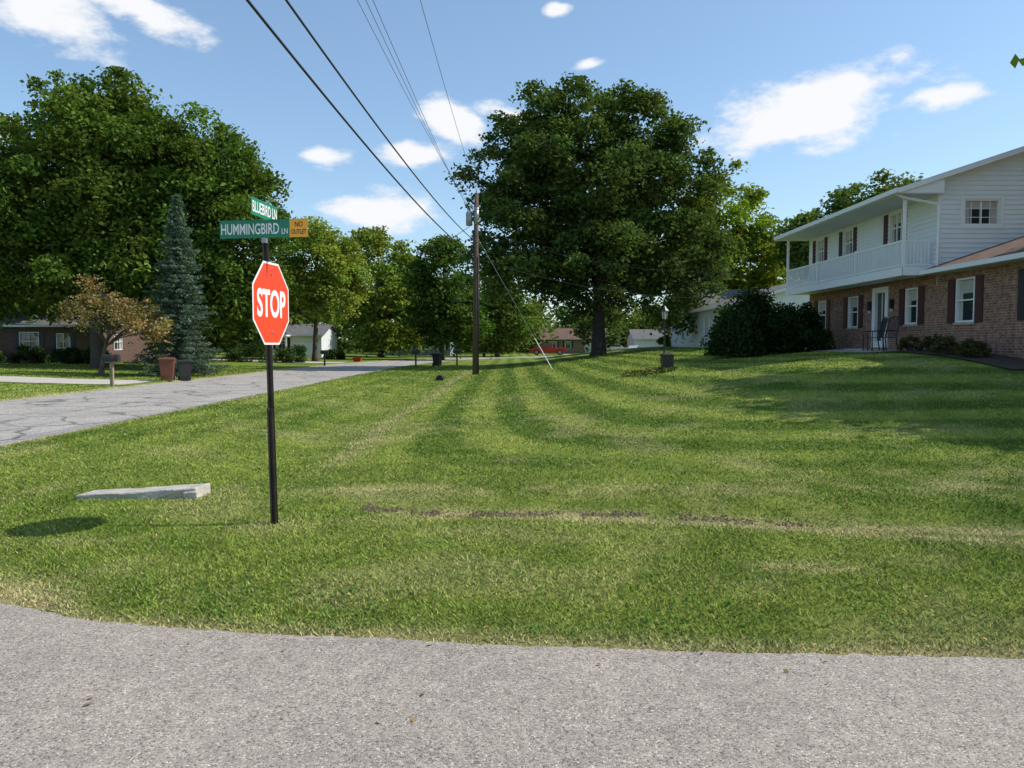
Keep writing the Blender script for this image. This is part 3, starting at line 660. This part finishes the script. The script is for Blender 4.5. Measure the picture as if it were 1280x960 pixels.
# ------------------------------------------------------------------ neighbour and background houses
def simple_house(name,x0,x1,y0,y1,h,walls,roof,axis_='x',slope=.35,garage=None,wins_y=(),wins_x=(),wins_nx=(),porch=None,z=None,oh=.4):
    z=Z((x0+x1)/2,y0) if z is None else z; e=empty(name,((x0+x1)/2,(y0+y1)/2,z)); mb=MB(); wb=MB()
    FY=fr('-y',y0);FXp=fr('+x',x1);FXn=fr('-x',x0)
    ow=[(a,a+w,z+b,z+b+hh) for a,w,b,hh in wins_y]; og=[(garage[0],garage[1],z+.05,z+2.2)] if garage else []
    wall(mb,FY,x0,x1,z-.5,z+h,ow+og,walls)
    ox=[(a,a+w,z+b,z+b+hh) for a,w,b,hh in wins_x]; wall(mb,FXp,y0,y1,z-.5,z+h,ox,walls)
    on=[(a,a+w,z+b,z+b+hh) for a,w,b,hh in wins_nx]; wall(mb,FXn,y0,y1,z-.5,z+h,on,walls)
    mb.add([(x0,y1,z-.5),(x1,y1,z-.5),(x1,y1,z+h),(x0,y1,z+h)],[(0,1,2,3)],walls)
    for o in ow: window(wb,FY,*o,2,2,M['shutterb'],.3)
    for o in ox: window(wb,FXp,*o,2,2,None)
    for o in on: window(wb,FXn,*o,2,2,None)
    if garage:
        a,b=garage
        for k in range(4): wb.box(a,b,z+.06+k*.535,z+.58+k*.535,-.1,-.06,M['white'],FY)
    if axis_=='y':
        xm=(x0+x1)/2; rzz=z+h+slope*(xm-x0)
        for yy in (y0,y1): mb.add([(x0,yy,z+h),(x1,yy,z+h),(xm,yy,rzz)],[(0,1,2)],walls)
        r=MB(); gable_roof(r,x0-oh,z+h-slope*oh+.14,xm,slope,y0-oh,y1+oh,.12,roof,M['white'])
    else:
        ym=(y0+y1)/2; rzz=z+h+slope*(ym-y0)
        for xx in (x0,x1): mb.add([(xx,y0,z+h),(xx,y1,z+h),(xx,ym,rzz)],[(0,1,2)],walls)
        r=MB(); ez_=z+h-slope*oh+.14
        for (ya,za,yb,zb) in [(y0-oh,ez_,ym,rzz+.14),(ym,rzz+.14,y1+oh,ez_)]:
            r.add([(x0-oh,ya,za),(x1+oh,ya,za),(x1+oh,yb,zb),(x0-oh,yb,zb),(x0-oh,ya,za-.12),(x1+oh,ya,za-.12),(x1+oh,yb,zb-.12),(x0-oh,yb,zb-.12)],[(0,1,2,3),(4,7,6,5),(0,3,7,4),(1,2,6,5)],roof)
        r.box(x0-oh,x1+oh,y0-oh-.1,y0-oh-.002,ez_-.16,ez_-.01,M['white'])
    if porch:
        a,b=porch
        wb.box(a,b,y0-1.8,y0-.01,z+.02,z+.25,M['conc']); r.box(a-.2,b+.2,y0-2.0,y0-oh-.11,z+h-.22,z+h-.06,M['white'])
        k=a
        while k<=b+.01: wb.box(k-.07,k+.07,y0-1.75,y0-1.61,z+.25,z+h-.222,M['white']); k+=(b-a)/3
    mb.obj('walls',e); wb.obj('windows_and_doors',e); r.obj('roof',e)
simple_house('neighbour_house',13.0,24,44,56,2.7,M['siding'],M['roofgr'],'y',.3,wins_nx=[(46,1.2,.9,1.3),(51,1.2,.9,1.3)],z=1.35)
simple_house('garage_building',13.6,22,58,66,3.2,M['siding'],M['roofgr'],'x',.4,z=1.2)
simple_house('dark_brick_house',-40,-29.5,54,63,2.7,M['brickd'],M['roofgr'],'x',.35,wins_y=[(-38,1.4,.9,1.3),(-34.6,1.4,.9,1.3),(-32,1,0.1,2.0)],wins_x=[(57,1.2,.9,1.2)])
simple_house('white_ranch_house',-31,-22.3,90,98,2.5,M['siding'],M['roofgr'],'x',.3,garage=(-25.5,-22.8),wins_y=[(-30,1.2,.8,1.3),(-27.6,1.3,.8,1.3)],porch=(-30.6,-26))
simple_house('gray_ranch_house',-18.5,-9,112,120,2.8,M['greenish'],M['roofgr'],'x',.3,wins_y=[(-17.5,1.2,.9,1.3),(-14.8,1.6,.9,1.4),(-11,1.3,.9,1.3)])
simple_house('tan_brick_house',5.5,17.5,140,149,2.7,M['bricktan'],M['roofbr'],'x',.4,garage=(13.2,16.6),wins_y=[(6.6,1.6,.9,1.3),(9.6,1.2,.9,1.3)])
simple_house('far_ranch_house',22,34,138,147,2.7,M['siding'],M['roofgr'],'x',.35,garage=(23,26),wins_y=[(28,1.5,.9,1.3),(31,1.5,.9,1.3)])
for a,b,r in [(-26.3,87.4,.3),(-25.9,87.1,.22),(-30.4,87.3,.28)]:
    z0=Z(a,b); e=empty('pumpkin',(a,b,z0)); mb=MB(); P=[];nn=16
    for i in range(7):
        t=math.pi*i/6
        for k in range(nn):
            q=r*math.sin(t)*(1+.08*math.cos(k*math.pi))+.01; P.append((a+q*math.cos(2*math.pi*k/nn),b+q*math.sin(2*math.pi*k/nn),z0+r*.8-r*.78*math.cos(t)))
    mb.add(P,[(i*nn+k,i*nn+(k+1)%nn,(i+1)*nn+(k+1)%nn,(i+1)*nn+k) for i in range(6) for k in range(nn)],M['orange']); mb.tube([(a,b,z0+r*1.5),(a+.02,b,z0+r*1.85)],.03,M['woodlt'],5); mb.obj('gourd',e,True)
# ------------------------------------------------------------------ vehicles
def wheel(mb,G,a,b,r,w):
    for rr,m,ww in ((r,M['rubber'],w),(r*.6,M['steel'],w+.02)):
        n=18; P=[];
        for s in (-ww/2,ww/2):
            for k in range(n): t=2*math.pi*k/n; P.append(G(a+rr*math.cos(t),b+s,r+rr*math.sin(t)))
        mb.add(P,[tuple(range(n))[::-1],tuple(range(n,2*n))]+[(k,(k+1)%n,n+(k+1)%n,n+k) for k in range(n)],m)
def vehicle(name,x,y,rot,kind,paint):
    z0=Z(x,y)+.03; e=empty(name,(x,y,z0)); c,s=math.cos(rot),math.sin(rot)
    G=lambda a,b,h:(x+a*c-b*s,y+a*s+b*c,z0+h)
    mb=MB(); F2=lambda u,v,d:G(u,d,v)
    if kind=='pickup':
        body=[(-2.7,.5),(-2.7,1.08),(-.55,1.1),(-.5,1.12),(1.15,1.12),(2.45,1.02),(2.72,.85),(2.75,.42),(2.3,.38),(-2.5,.42)]
        cab=[(-.62,1.11),(-.5,1.78),(.55,1.8),(1.25,1.13)]; glass=[(-.45,1.2),(-.36,1.68),(.5,1.7),(1.02,1.2)]; W=.97; wx=(-1.75,1.75); r=.4
    elif kind=='suv':
        body=[(-2.3,.45),(-2.35,1.0),(-2.2,1.1),(1.0,1.1),(2.1,1.0),(2.35,.8),(2.35,.4),(-2.2,.38)]
        cab=[(-2.2,1.09),(-1.9,1.72),(.2,1.75),(1.05,1.1)]; glass=[(-2.0,1.16),(-1.78,1.6),(.15,1.63),(.8,1.16)]; W=.92; wx=(-1.4,1.45); r=.36
    else:
        body=[(-2.3,.4),(-2.35,.85),(-2.2,.98),(1.1,.95),(2.1,.8),(2.35,.62),(2.35,.35),(-2.2,.33)]
        cab=[(-1.7,.96),(-1.0,1.38),(.25,1.42),(1.15,.95)]; glass=[(-1.4,1.0),(-.92,1.3),(.2,1.34),(.9,1.0)]; W=.88; wx=(-1.4,1.4); r=.33
    mb.prism(body,-W,W,paint,F2); mb.prism(cab,-W*.86,W*.86,paint,F2)
    mb.prism(glass,-W*.875,-W*.862,M['glass'],F2); mb.prism(glass,W*.862,W*.875,M['glass'],F2)
    ca,cb=cab[2],cab[3]
    mb.add([G(ca[0]+.08,-W*.7,ca[1]-.06),G(ca[0]+.08,W*.7,ca[1]-.06),G(cb[0]+.03,W*.75,cb[1]+.06),G(cb[0]+.03,-W*.75,cb[1]+.06)],[(0,1,2,3)],M['glass'])
    for a in wx:
        for b in (-W+.08,W-.08): wheel(mb,G,a,b,r,.24)
    mb.box(2.7 if kind=='pickup' else 2.3,2.8 if kind=='pickup' else 2.42,-W*.9,W*.9,.42,.6,M['steel'],G)
    L0=body[6][0]
    for b in (-W*.75,W*.75): mb.box(L0-.12,L0+.03,b-.15,b+.15,.7,.85,M['lampglass'],G)
    mb.obj('body',e,bevel=.03)
vehicle('red_pickup_truck',5.5,116.5,math.pi*.98,'pickup',M['redcar'])
vehicle('parked_car',18.6,137,.1,'suv',M['whitecar'])
vehicle('parked_car',21.2,133,1.2,'sedan',M['silvercar'])
# ------------------------------------------------------------------ street furniture
def mailbox(x,y,rot,bodym,postm,stone=False):
    z0=Z(x,y); e=empty('mailbox',(x,y,z0)); c,s=math.cos(rot),math.sin(rot)
    G=lambda a,b,h:(x+a*c-b*s,y+a*s+b*c,z0+h); mb=MB()
    mb.box(-.06,.06,-.06,.06,-.1,1.0,postm,G); mb.box(-.24,.24,-.08,.08,.95,1.0,postm,G)
    arc=[(-.13,1.003)]+[(.13*math.cos(math.pi-math.pi*k/8),1.16+.13*math.sin(math.pi*k/8)) for k in range(9)]+[(.13,1.003)]
    mb.prism(arc,-.3,.3,bodym,lambda u,v,d:G(d,u,v))
    mb.box(-.31,-.302,-.1,.1,1.02,1.2,bodym,G); mb.box(-.1,-.08,.135,.145,1.1,1.3,M['redcar'],G)
    mb.obj('box_and_post',e,bevel=.004)
mailbox(-15.95,30.6,math.pi,M['blackp'],M['woodlt'])
mailbox(-15.0,61.5,math.pi,M['blackp'],M['black'])
mailbox(-7.2,57.5,0,M['blackp'],M['black']); mailbox(-4.3,60,0,M['blackp'],M['black'])
def cart(name,x,y,rot,m,lidm,k=1):
    z0=Z(x,y); e=empty(name,(x,y,z0)); c,s=math.cos(rot),math.sin(rot)
    G=lambda a,b,h:(x+(a*c-b*s)*k,y+(a*s+b*c)*k,z0+h*k+.02); mb=MB()
    def ring(h,w,d,oy=0): return [G(-w,-d+oy,h),G(w,-d+oy,h),G(w,d+oy,h),G(-w,d+oy,h)]
    R=[ring(.03,.22,.25),ring(.25,.25,.29),ring(.88,.3,.36),ring(.93,.33,.39),ring(.97,.33,.39)]
    P=sum(R,[]); fs=[(0,3,2,1),(16,17,18,19)]
    for i in range(4):
        for j in range(4): fs.append((i*4+j,i*4+(j+1)%4,(i+1)*4+(j+1)%4,(i+1)*4+j))
    mb.add(P,fs,m)
    L_=[ring(.975,.34,.41),ring(1.02,.33,.4),ring(1.06,.22,.28)]; P=sum(L_,[]); fs=[(0,3,2,1),(8,9,10,11)]
    for i in range(2):
        for j in range(4): fs.append((i*4+j,i*4+(j+1)%4,(i+1)*4+(j+1)%4,(i+1)*4+j))
    mb.add(P,fs,lidm)
    mb.tube([G(-.26,.42,.95),G(-.26,.5,.97),G(.26,.5,.97),G(.26,.42,.95)],.018,m,6)
    for a in (-.27,.27): wheel(mb,lambda u,v,w_:G(v+a,u+.27,w_),0,0,.12,.05)
    mb.obj('cart_body',e,bevel=.01)
cart('trash_cart',-15.85,35.3,.3,M['brownp'],M['brownp']); cart('trash_cart',-15.6,36.6,.5,M['blackp'],M['blackp'],.95)
cart('trash_cart',-5.75,59.2,2.8,M['blackp'],M['blackp'],.95)
e=empty('recycling_tub',(-14.9,74,.05)); mb=MB(); G=lambda a,b,h:(-14.9+a,74+b,.03+h)
P=[G(-.3,-.22,0),G(.3,-.22,0),G(.3,.22,0),G(-.3,.22,0),G(-.42,-.3,.4),G(.42,-.3,.4),G(.42,.3,.4),G(-.42,.3,.4),G(-.38,-.26,.4),G(.38,-.26,.4),G(.38,.26,.4),G(-.38,.26,.4),G(-.28,-.2,.04),G(.28,-.2,.04),G(.28,.2,.04),G(-.28,.2,.04)]
mb.add(P,[(0,3,2,1),(0,1,5,4),(1,2,6,5),(2,3,7,6),(3,0,4,7),(4,5,9,8),(5,6,10,9),(6,7,11,10),(7,4,8,11),(8,9,13,12),(9,10,14,13),(10,11,15,14),(11,8,12,15),(12,13,14,15)],M['redcar']); mb.obj('tub',e)
e=empty('drain_pipe_end',(-3.55,38,Z(-3.55,38))); mb=MB(); zz=Z(-3.55,38)
mb.tube([(-3.55,37.5,zz+.08),(-3.55,38.6,zz+.08)],.18,M['rubber'],12); mb.obj('pipe',e)
# culvert headwall: long low beam whose far-left end runs into the turf
e=empty('culvert_headwall',(-4,8.35,0)); mb=MB(); zz=Z(-4,8.1)-.03
top=[(-4.8+1.33*k/10, zz+.065+.085*(k/10)+random.uniform(-.005,.005)) for k in range(11)]
mb.prism([(-4.8,zz-.25)]+top+[(-3.47,zz-.25)],8.35,8.66,M['conc'],lambda u,v,d:(u+(d-8.35)*.15,d+.012*math.sin(u*9),v))
mb.prism([(-3.60,zz-.25),(-3.60,zz+.11),(-3.44,zz+.12),(-3.44,zz-.25)],8.31,8.347,M['conc'],lambda u,v,d:(u,d,v))
mb.obj('concrete_beam',e,bevel=.014)
lx,ly=5.35,27; lz=Z(lx,ly); e=empty('lamp_post',(lx,ly,lz)); mb=MB()
mb.tube([(lx,ly,lz-.1),(lx,ly,lz+.08),(lx,ly,lz+.1),(lx,ly,lz+1.78)],[.07,.07,.035,.032],M['black'],12)
mb.tube([(lx,ly,lz+1.55),(lx,ly,lz+1.6)],.05,M['black'],10); mb.box(lx-.22,lx+.22,ly-.01,ly+.01,lz+1.5,lz+1.52,M['black'])
mb.tube([(lx,ly,lz+1.78),(lx,ly,lz+1.83)],[.05,.09],M['black'],6)
mb.tube([(lx,ly,lz+1.83),(lx,ly,lz+2.1)],[.075,.115],M['lampglass'],6)
for k in range(6):
    t=2*math.pi*k/6; mb.tube([(lx+.085*math.cos(t),ly+.085*math.sin(t),lz+1.83),(lx+.125*math.cos(t),ly+.125*math.sin(t),lz+2.1)],.012,M['black'],4)
mb.tube([(lx,ly,lz+2.1),(lx,ly,lz+2.13),(lx,ly,lz+2.24),(lx,ly,lz+2.3)],[.16,.15,.05,.012],M['black'],6); mb.obj('post_and_lantern',e)
e=empty('black_planter',(lx+.02,ly-.35,lz)); mb=MB(); px,py=lx+.03,ly-.35; pz=Z(px,py)
for a,b,w0,w1,m in [(0,.55,.17,.2,M['blackp']),(.55,.6,.225,.225,M['blackp']),(.6,.66,.2,.12,M['blackp'])]:
    P=[(px-w0,py-w0,pz+a),(px+w0,py-w0,pz+a),(px+w0,py+w0,pz+a),(px-w0,py+w0,pz+a),(px-w1,py-w1,pz+b),(px+w1,py-w1,pz+b),(px+w1,py+w1,pz+b),(px-w1,py+w1,pz+b)]
    mb.add(P,[(0,3,2,1),(4,5,6,7),(0,1,5,4),(1,2,6,5),(2,3,7,6),(3,0,4,7)],m)
mb.obj('planter_box',e,bevel=.008)
# ------------------------------------------------------------------ utility poles + wires
def upole(x,y,top,detail=True):
    z0=Z(x,y); e=empty('utility_pole',(x,y,z0)); mb=MB()
    mb.tube([(x,y,z0-.2),(x+.03,y,z0+5),(x+.08,y,top)],[.17,.15,.11],M['wood'],12); mb.obj('pole',e,True)
    h=MB()
    h.tube([(x-.32,y-.05,top-1.75),(x-.32,y-.05,top-1.05)],.17,M['steel'],12); h.tube([(x-.32,y-.05,top-1.05),(x-.32,y-.05,top-.98)],[.14,.05],M['steel'],12)
    for dx in (-.4,-.26): h.tube([(x+dx,y-.05,top-1.0),(x+dx,y-.05,top-.78)],.025,M['conc'],6)
    h.box(x-.2,x+.1,y-.03,y+.03,top-1.5,top-1.44,M['steel'])
    h.tube([(x+.08,y,top),(x+.08,y,top+.22)],[.03,.045],M['conc'],8)
    for zz in (top-.9,top-1.2,top-1.55): h.tube([(x+.08,y-.18,zz),(x+.22,y-.18,zz)],.045,M['conc'],8)
    h.box(x-.02,x+.2,y-.2,y-.12,top-1.7,top-.8,M['steel'])
    h.tube([(x+.17,y-.1,z0+.1),(x+.19,y-.1,top-3.4)],.025,M['blackp'],6)
    h.obj('transformer_and_insulators',e,True)
TOP=HC+8.15
upole(-2.0,42,TOP); upole(-4.0,-10,TOP+.2); 
def wire(mb,a,b,sag,r,m,n=26):
    a=Vector(a);b=Vector(b); P=[]
    for k in range(n+1):
        t=k/n; p=a.lerp(b,t); p.z-=4*sag*t*(1-t); P.append(p)
    mb.tube(P,r,m,5,False)
W=empty('overhead_wires',(0,20,8)); mb=MB()
wire(mb,(-2.15,42,HC+4.9),(-4.15,-10,HC+5.6),1.0,.022,M['wire'],40)
wire(mb,(-1.9,42,HC+5.5),(-3.98,-10,HC+5.9),1.0,.020,M['wire'],40)
mb.obj('telecom_cables',W,True); mb=MB()
for dx,zz,ex_ in ((-.35,7.2,-4.1),(-.15,6.9,-3.55),(.1,6.6,-3.1)): wire(mb,(-2.0+dx*.3,41.8,HC+zz),(ex_,-10,HC+zz+1.2),.9,.007,M['alum'],40)
wire(mb,(-1.92,42,TOP+.2),(-2.4,-10,TOP+1.2),.8,.008,M['alum'],40)
wire(mb,(-1.8,42,HC+6.3),(12.2,36,5.2),.9,.012,M['wire']); wire(mb,(-1.8,42,HC+4.6),(13.3,43.8,4.4),.7,.010,M['wire'])
wire(mb,(-2.1,42,HC+6.5),(-26,86,5.0),1.2,.014,M['wire']); wire(mb,(-2.1,42,HC+5.2),(-10,112,6.0),1.2,.02,M['wire']); wire(mb,(-1.9,42,HC+5.5),(-3.5,88,7.2),1.0,.02,M['wire'])
mb.obj('power_lines',W,True)
e=empty('guy_wire',(2.1,41.5,Z(2.1,41.5))); mb=MB(); g0=Vector((2.2,41.5,Z(2.2,41.5)-.05)); g1=Vector((-1.9,42,HC+5.8))
mb.tube([g0,g1],.008,M['steel'],5); mb.tube([g0,g0.lerp(g1,.24)],.022,M['signw'],8); mb.obj('cable_and_guard',e)
# ------------------------------------------------------------------ stop sign + street names
LEAN=-.018
SB=empty('stop_sign',(-2.27,7.2,0)); zb=Z(-2.27,7.2)
def lx_(z_): return -2.245+LEAN*(z_)
mb=MB()
def chan(x,y,z0,z1,m,w=.032,d=.028,t=.004):
    prof=[(-w-.008,-.0),(-w-.008,t),(-w+.002,t),(-w+.008,d),(w-.008,d),(w-.002,t),(w+.008,t),(w+.008,0),(w-.006,0),(w-.012,d-t),(-w+.012,d-t),(-w+.006,0)]
    n=len(prof); P=[(lx_(z0)+a,y+b,z0) for a,b in prof]+[(lx_(z1)+a,y+b,z1) for a,b in prof]
    mb.add(P,[(i,(i+1)%n,n+(i+1)%n,n+i) for i in range(n)]+[tuple(range(n)),tuple(range(n,2*n))[::-1]],m)
chan(0,7.2,zb-.2,2.74,M['poststeel'],.022)
chan(0,7.165,zb-.2,1.15,M['poststeel'],.021)
for k in range(11): mb.tube([(lx_(.2+k*.1),7.187,.2+k*.1),(lx_(.2+k*.1),7.158,.2+k*.1)],.005,M['black'],6)
mb.obj('post',SB)
def frame3(O,n):
    n=Vector(n).normalized(); U=Vector((0,0,1)); R=U.cross(n).normalized(); U=n.cross(R)
    O=Vector(O)
    return lambda u,v,d: tuple(O+R*u+U*v+n*d)
def text(body,F,u0,u1,v0,v1,d,mat,name,parent,bold=.02):
    cu=bpy.data.curves.new(name,'FONT'); cu.body=body; cu.size=1; cu.offset=bold; cu.resolution_u=6
    o=bpy.data.objects.new(name+'_tmp',cu); scene.collection.objects.link(o); dg=bpy.context.evaluated_depsgraph_get(); dg.update()
    me=bpy.data.meshes.new_from_object(o.evaluated_get(dg)); bpy.data.objects.remove(o)
    xs=[v.co.x for v in me.vertices]; ys=[v.co.y for v in me.vertices]; a,b,c,dd=min(xs),max(xs),min(ys),max(ys)
    for v in me.vertices:
        v.co=Vector(F(u0+(v.co.x-a)/(b-a)*(u1-u0),v0+(v.co.y-c)/(dd-c)*(v1-v0),d))
    me.materials.clear(); me.materials.append(mat)
    q=bpy.data.objects.new(name,me); scene.collection.objects.link(q); q.parent=parent; q.location=-parent.location
F=frame3((lx_(2.12)+.045,7.18,2.125),(.99,-.13,.0))
def octa(r): return [(r*math.cos(math.pi/8+k*math.pi/4)/math.cos(math.pi/8),r*math.sin(math.pi/8+k*math.pi/4)/math.cos(math.pi/8)) for k in range(8)]
mb=MB(); mb.prism(octa(.381),-.003,0,M['signw'],F); mb.prism(octa(.362),.0005,.0015,M['stopred'],F)
for v in (-.27,.27): mb.tube([F(0,v,0),F(0,v,.008)],.012,M['steel'],8)
mb.obj('octagon_plate',SB)
text('STOP',F,-.30,.30,-.13,.13,.0025,M['signw'],'lettering',SB,.028)
F=frame3((lx_(2.8),7.17,2.815),(-.16,-.987,0))
mb=MB(); mb.box(-.44,.25,-.083,.083,-.002,0,M['green'],F); mb.box(.253,.43,-.083,.083,-.002,0.0,M['yellow'],F)
mb.box(-.02,.02,-.13,-.083,-.03,.01,M['steel'],F); mb.obj('street_name_blade',SB)
text('HUMMINGBIRD',F,-.425,.15,-.05,.05,.002,M['signw'],'street_name_lettering',SB,.014)
text('LN',F,.175,.235,-.05,.0,.002,M['signw'],'street_suffix_lettering',SB,.012)
text('NO',F,.305,.38,.012,.058,.002,M['black'],'no_lettering',SB,.01); text('OUTLET',F,.27,.415,-.055,-.012,.002,M['black'],'outlet_lettering',SB,.01)
F=frame3((lx_(3.0)+.01,7.2,2.985),(.99,-.10,0))
mb=MB(); mb.box(-.30,.28,-.078,.078,-.002,0,M['green'],F); mb.box(-.02,.02,-.1,-.078,-.02,.02,M['steel'],F); mb.obj('cross_street_blade',SB)
text('BLUEBIRD LN',F,-.275,.255,-.05,.05,.002,M['signw'],'cross_street_lettering',SB,.012)
# ------------------------------------------------------------------ light
EL=math.radians(46); AZ=math.radians(87)
sv=Vector((math.sin(AZ)*math.cos(EL),math.cos(AZ)*math.cos(EL),math.sin(EL)))
sun=bpy.data.lights.new('sun','SUN'); sun.energy=5.0; sun.angle=math.radians(.5); sun.color=(1,.95,.86)
so=bpy.data.objects.new('sun',sun); so.rotation_euler=(-sv).to_track_quat('-Z','Y').to_euler(); so.location=(30,0,40); scene.collection.objects.link(so)
w=bpy.data.worlds.new('World'); scene.world=w; w.use_nodes=True; nt=w.node_tree;N=nt.nodes;L=nt.links;N.clear()
try: w.cycles.sampling_method='NONE'
except Exception as ex_: print(ex_)
sky=N.new('ShaderNodeTexSky'); sky.sky_type='NISHITA'; sky.sun_disc=False; sky.sun_elevation=EL; sky.sun_rotation=AZ; sky.air_density=1.0; sky.dust_density=.7; sky.ozone_density=1.5
vm=N.new('ShaderNodeVectorMath'); vm.operation='MULTIPLY_ADD'; L.new(sky.outputs[0],vm.inputs[0]); vm.inputs[1].default_value=(1.0,1.06,1.1); vm.inputs[2].default_value=(.35,.6,.75)
bg=N.new('ShaderNodeBackground'); bg.inputs['Strength'].default_value=.145; L.new(vm.outputs[0],bg.inputs['Color'])
tc=N.new('ShaderNodeTexCoord')
nz=N.new('ShaderNodeTexNoise'); nz.inputs['Scale'].default_value=10; nz.inputs['Detail'].default_value=7; nz.inputs['Roughness'].default_value=.6
mp=N.new('ShaderNodeMapping'); mp.inputs['Scale'].default_value=(1,1,2.2); L.new(tc.outputs['Generated'],mp.inputs[0]); L.new(mp.outputs[0],nz.inputs['Vector'])
def mt(op,a,b=None):
    m=N.new('ShaderNodeMath'); m.operation=op
    for i,q in enumerate((a,b)):
        if q is None: continue
        if isinstance(q,(int,float)): m.inputs[i].default_value=q
        else: L.new(q,m.inputs[i])
    return m.outputs[0]
clouds=[(21.2,15.4,6.4,2.2,6),(28.6,15.6,2.8,.9,0),(-9.4,9.6,3.8,1.2,0),(-14,13.1,2.2,.7,0),(-6.8,13.4,2.8,.9,0),(-3.8,15.6,2.4,1.0,-20),(0.2,16.2,2.4,.8,-10),(-32,20.6,5.6,1.8,-25),(-25.5,21.4,3.8,1.3,-25),(-34.5,13.5,2.4,1.2,0),(3.3,23,1.0,.5,0),(5.5,19.5,1.4,.4,10),(70,25,9,3,0)]
acc=None
for az,el,a,b,rot in clouds:
    az,el,rot=map(math.radians,(az,el,rot)); c=Vector((math.sin(az)*math.cos(el),math.cos(az)*math.cos(el),math.sin(el)))
    t=Vector((math.cos(az),-math.sin(az),0)); u_=t.cross(c)
    if u_.z<0: u_=-u_
    t2=t*math.cos(rot)+u_*math.sin(rot); u2=u_*math.cos(rot)-t*math.sin(rot)
    a=math.radians(a)*1.3;b=math.radians(b)*1.4
    k1=t2/a;k2=u2/b
    va=N.new('ShaderNodeVectorMath'); va.operation='SUBTRACT'; L.new(tc.outputs['Generated'],va.inputs[0]); va.inputs[1].default_value=c
    def dt(q):
        m=N.new('ShaderNodeVectorMath'); m.operation='DOT_PRODUCT'; L.new(va.outputs[0],m.inputs[0]); m.inputs[1].default_value=q; return m.outputs['Value']
    d1=dt(k1);d2=dt(k2)
    r=mt('SQRT',mt('ADD',mt('MULTIPLY',d1,d1),mt('MULTIPLY',d2,d2))); q=mt('SUBTRACT',1.0,r)
    acc=q if acc is None else mt('MAXIMUM',acc,q)
dens=mt('ADD',mt('MAXIMUM',acc,-.6),mt('MULTIPLY',mt('SUBTRACT',nz.outputs['Fac'],.5),2.7))
al=N.new('ShaderNodeMapRange'); al.interpolation_type='SMOOTHSTEP'; al.inputs['From Min'].default_value=.05; al.inputs['From Max'].default_value=.65; al.inputs['To Max'].default_value=.98; L.new(dens,al.inputs['Value'])
bc=N.new('ShaderNodeBackground'); bc.inputs['Strength'].default_value=1.0; bc.inputs['Color'].default_value=(.96,.97,1,1)
ms=N.new('ShaderNodeMixShader'); L.new(al.outputs[0],ms.inputs[0]); L.new(bg.outputs[0],ms.inputs[1]); L.new(bc.outputs[0],ms.inputs[2])
ow=N.new('ShaderNodeOutputWorld'); L.new(ms.outputs[0],ow.inputs['Surface'])
scene.view_settings.view_transform='Standard'; scene.view_settings.look='None'; scene.view_settings.exposure=0
# ------------------------------------------------------------------ camera
cd=bpy.data.cameras.new('camera'); cd.lens=27.0; cd.sensor_width=36; cd.clip_end=5000; cd.clip_start=.1
co=bpy.data.objects.new('camera',cd); co.location=(0,0,HC); co.rotation_euler=(math.radians(90-2.98),0,0); scene.collection.objects.link(co); scene.camera=co
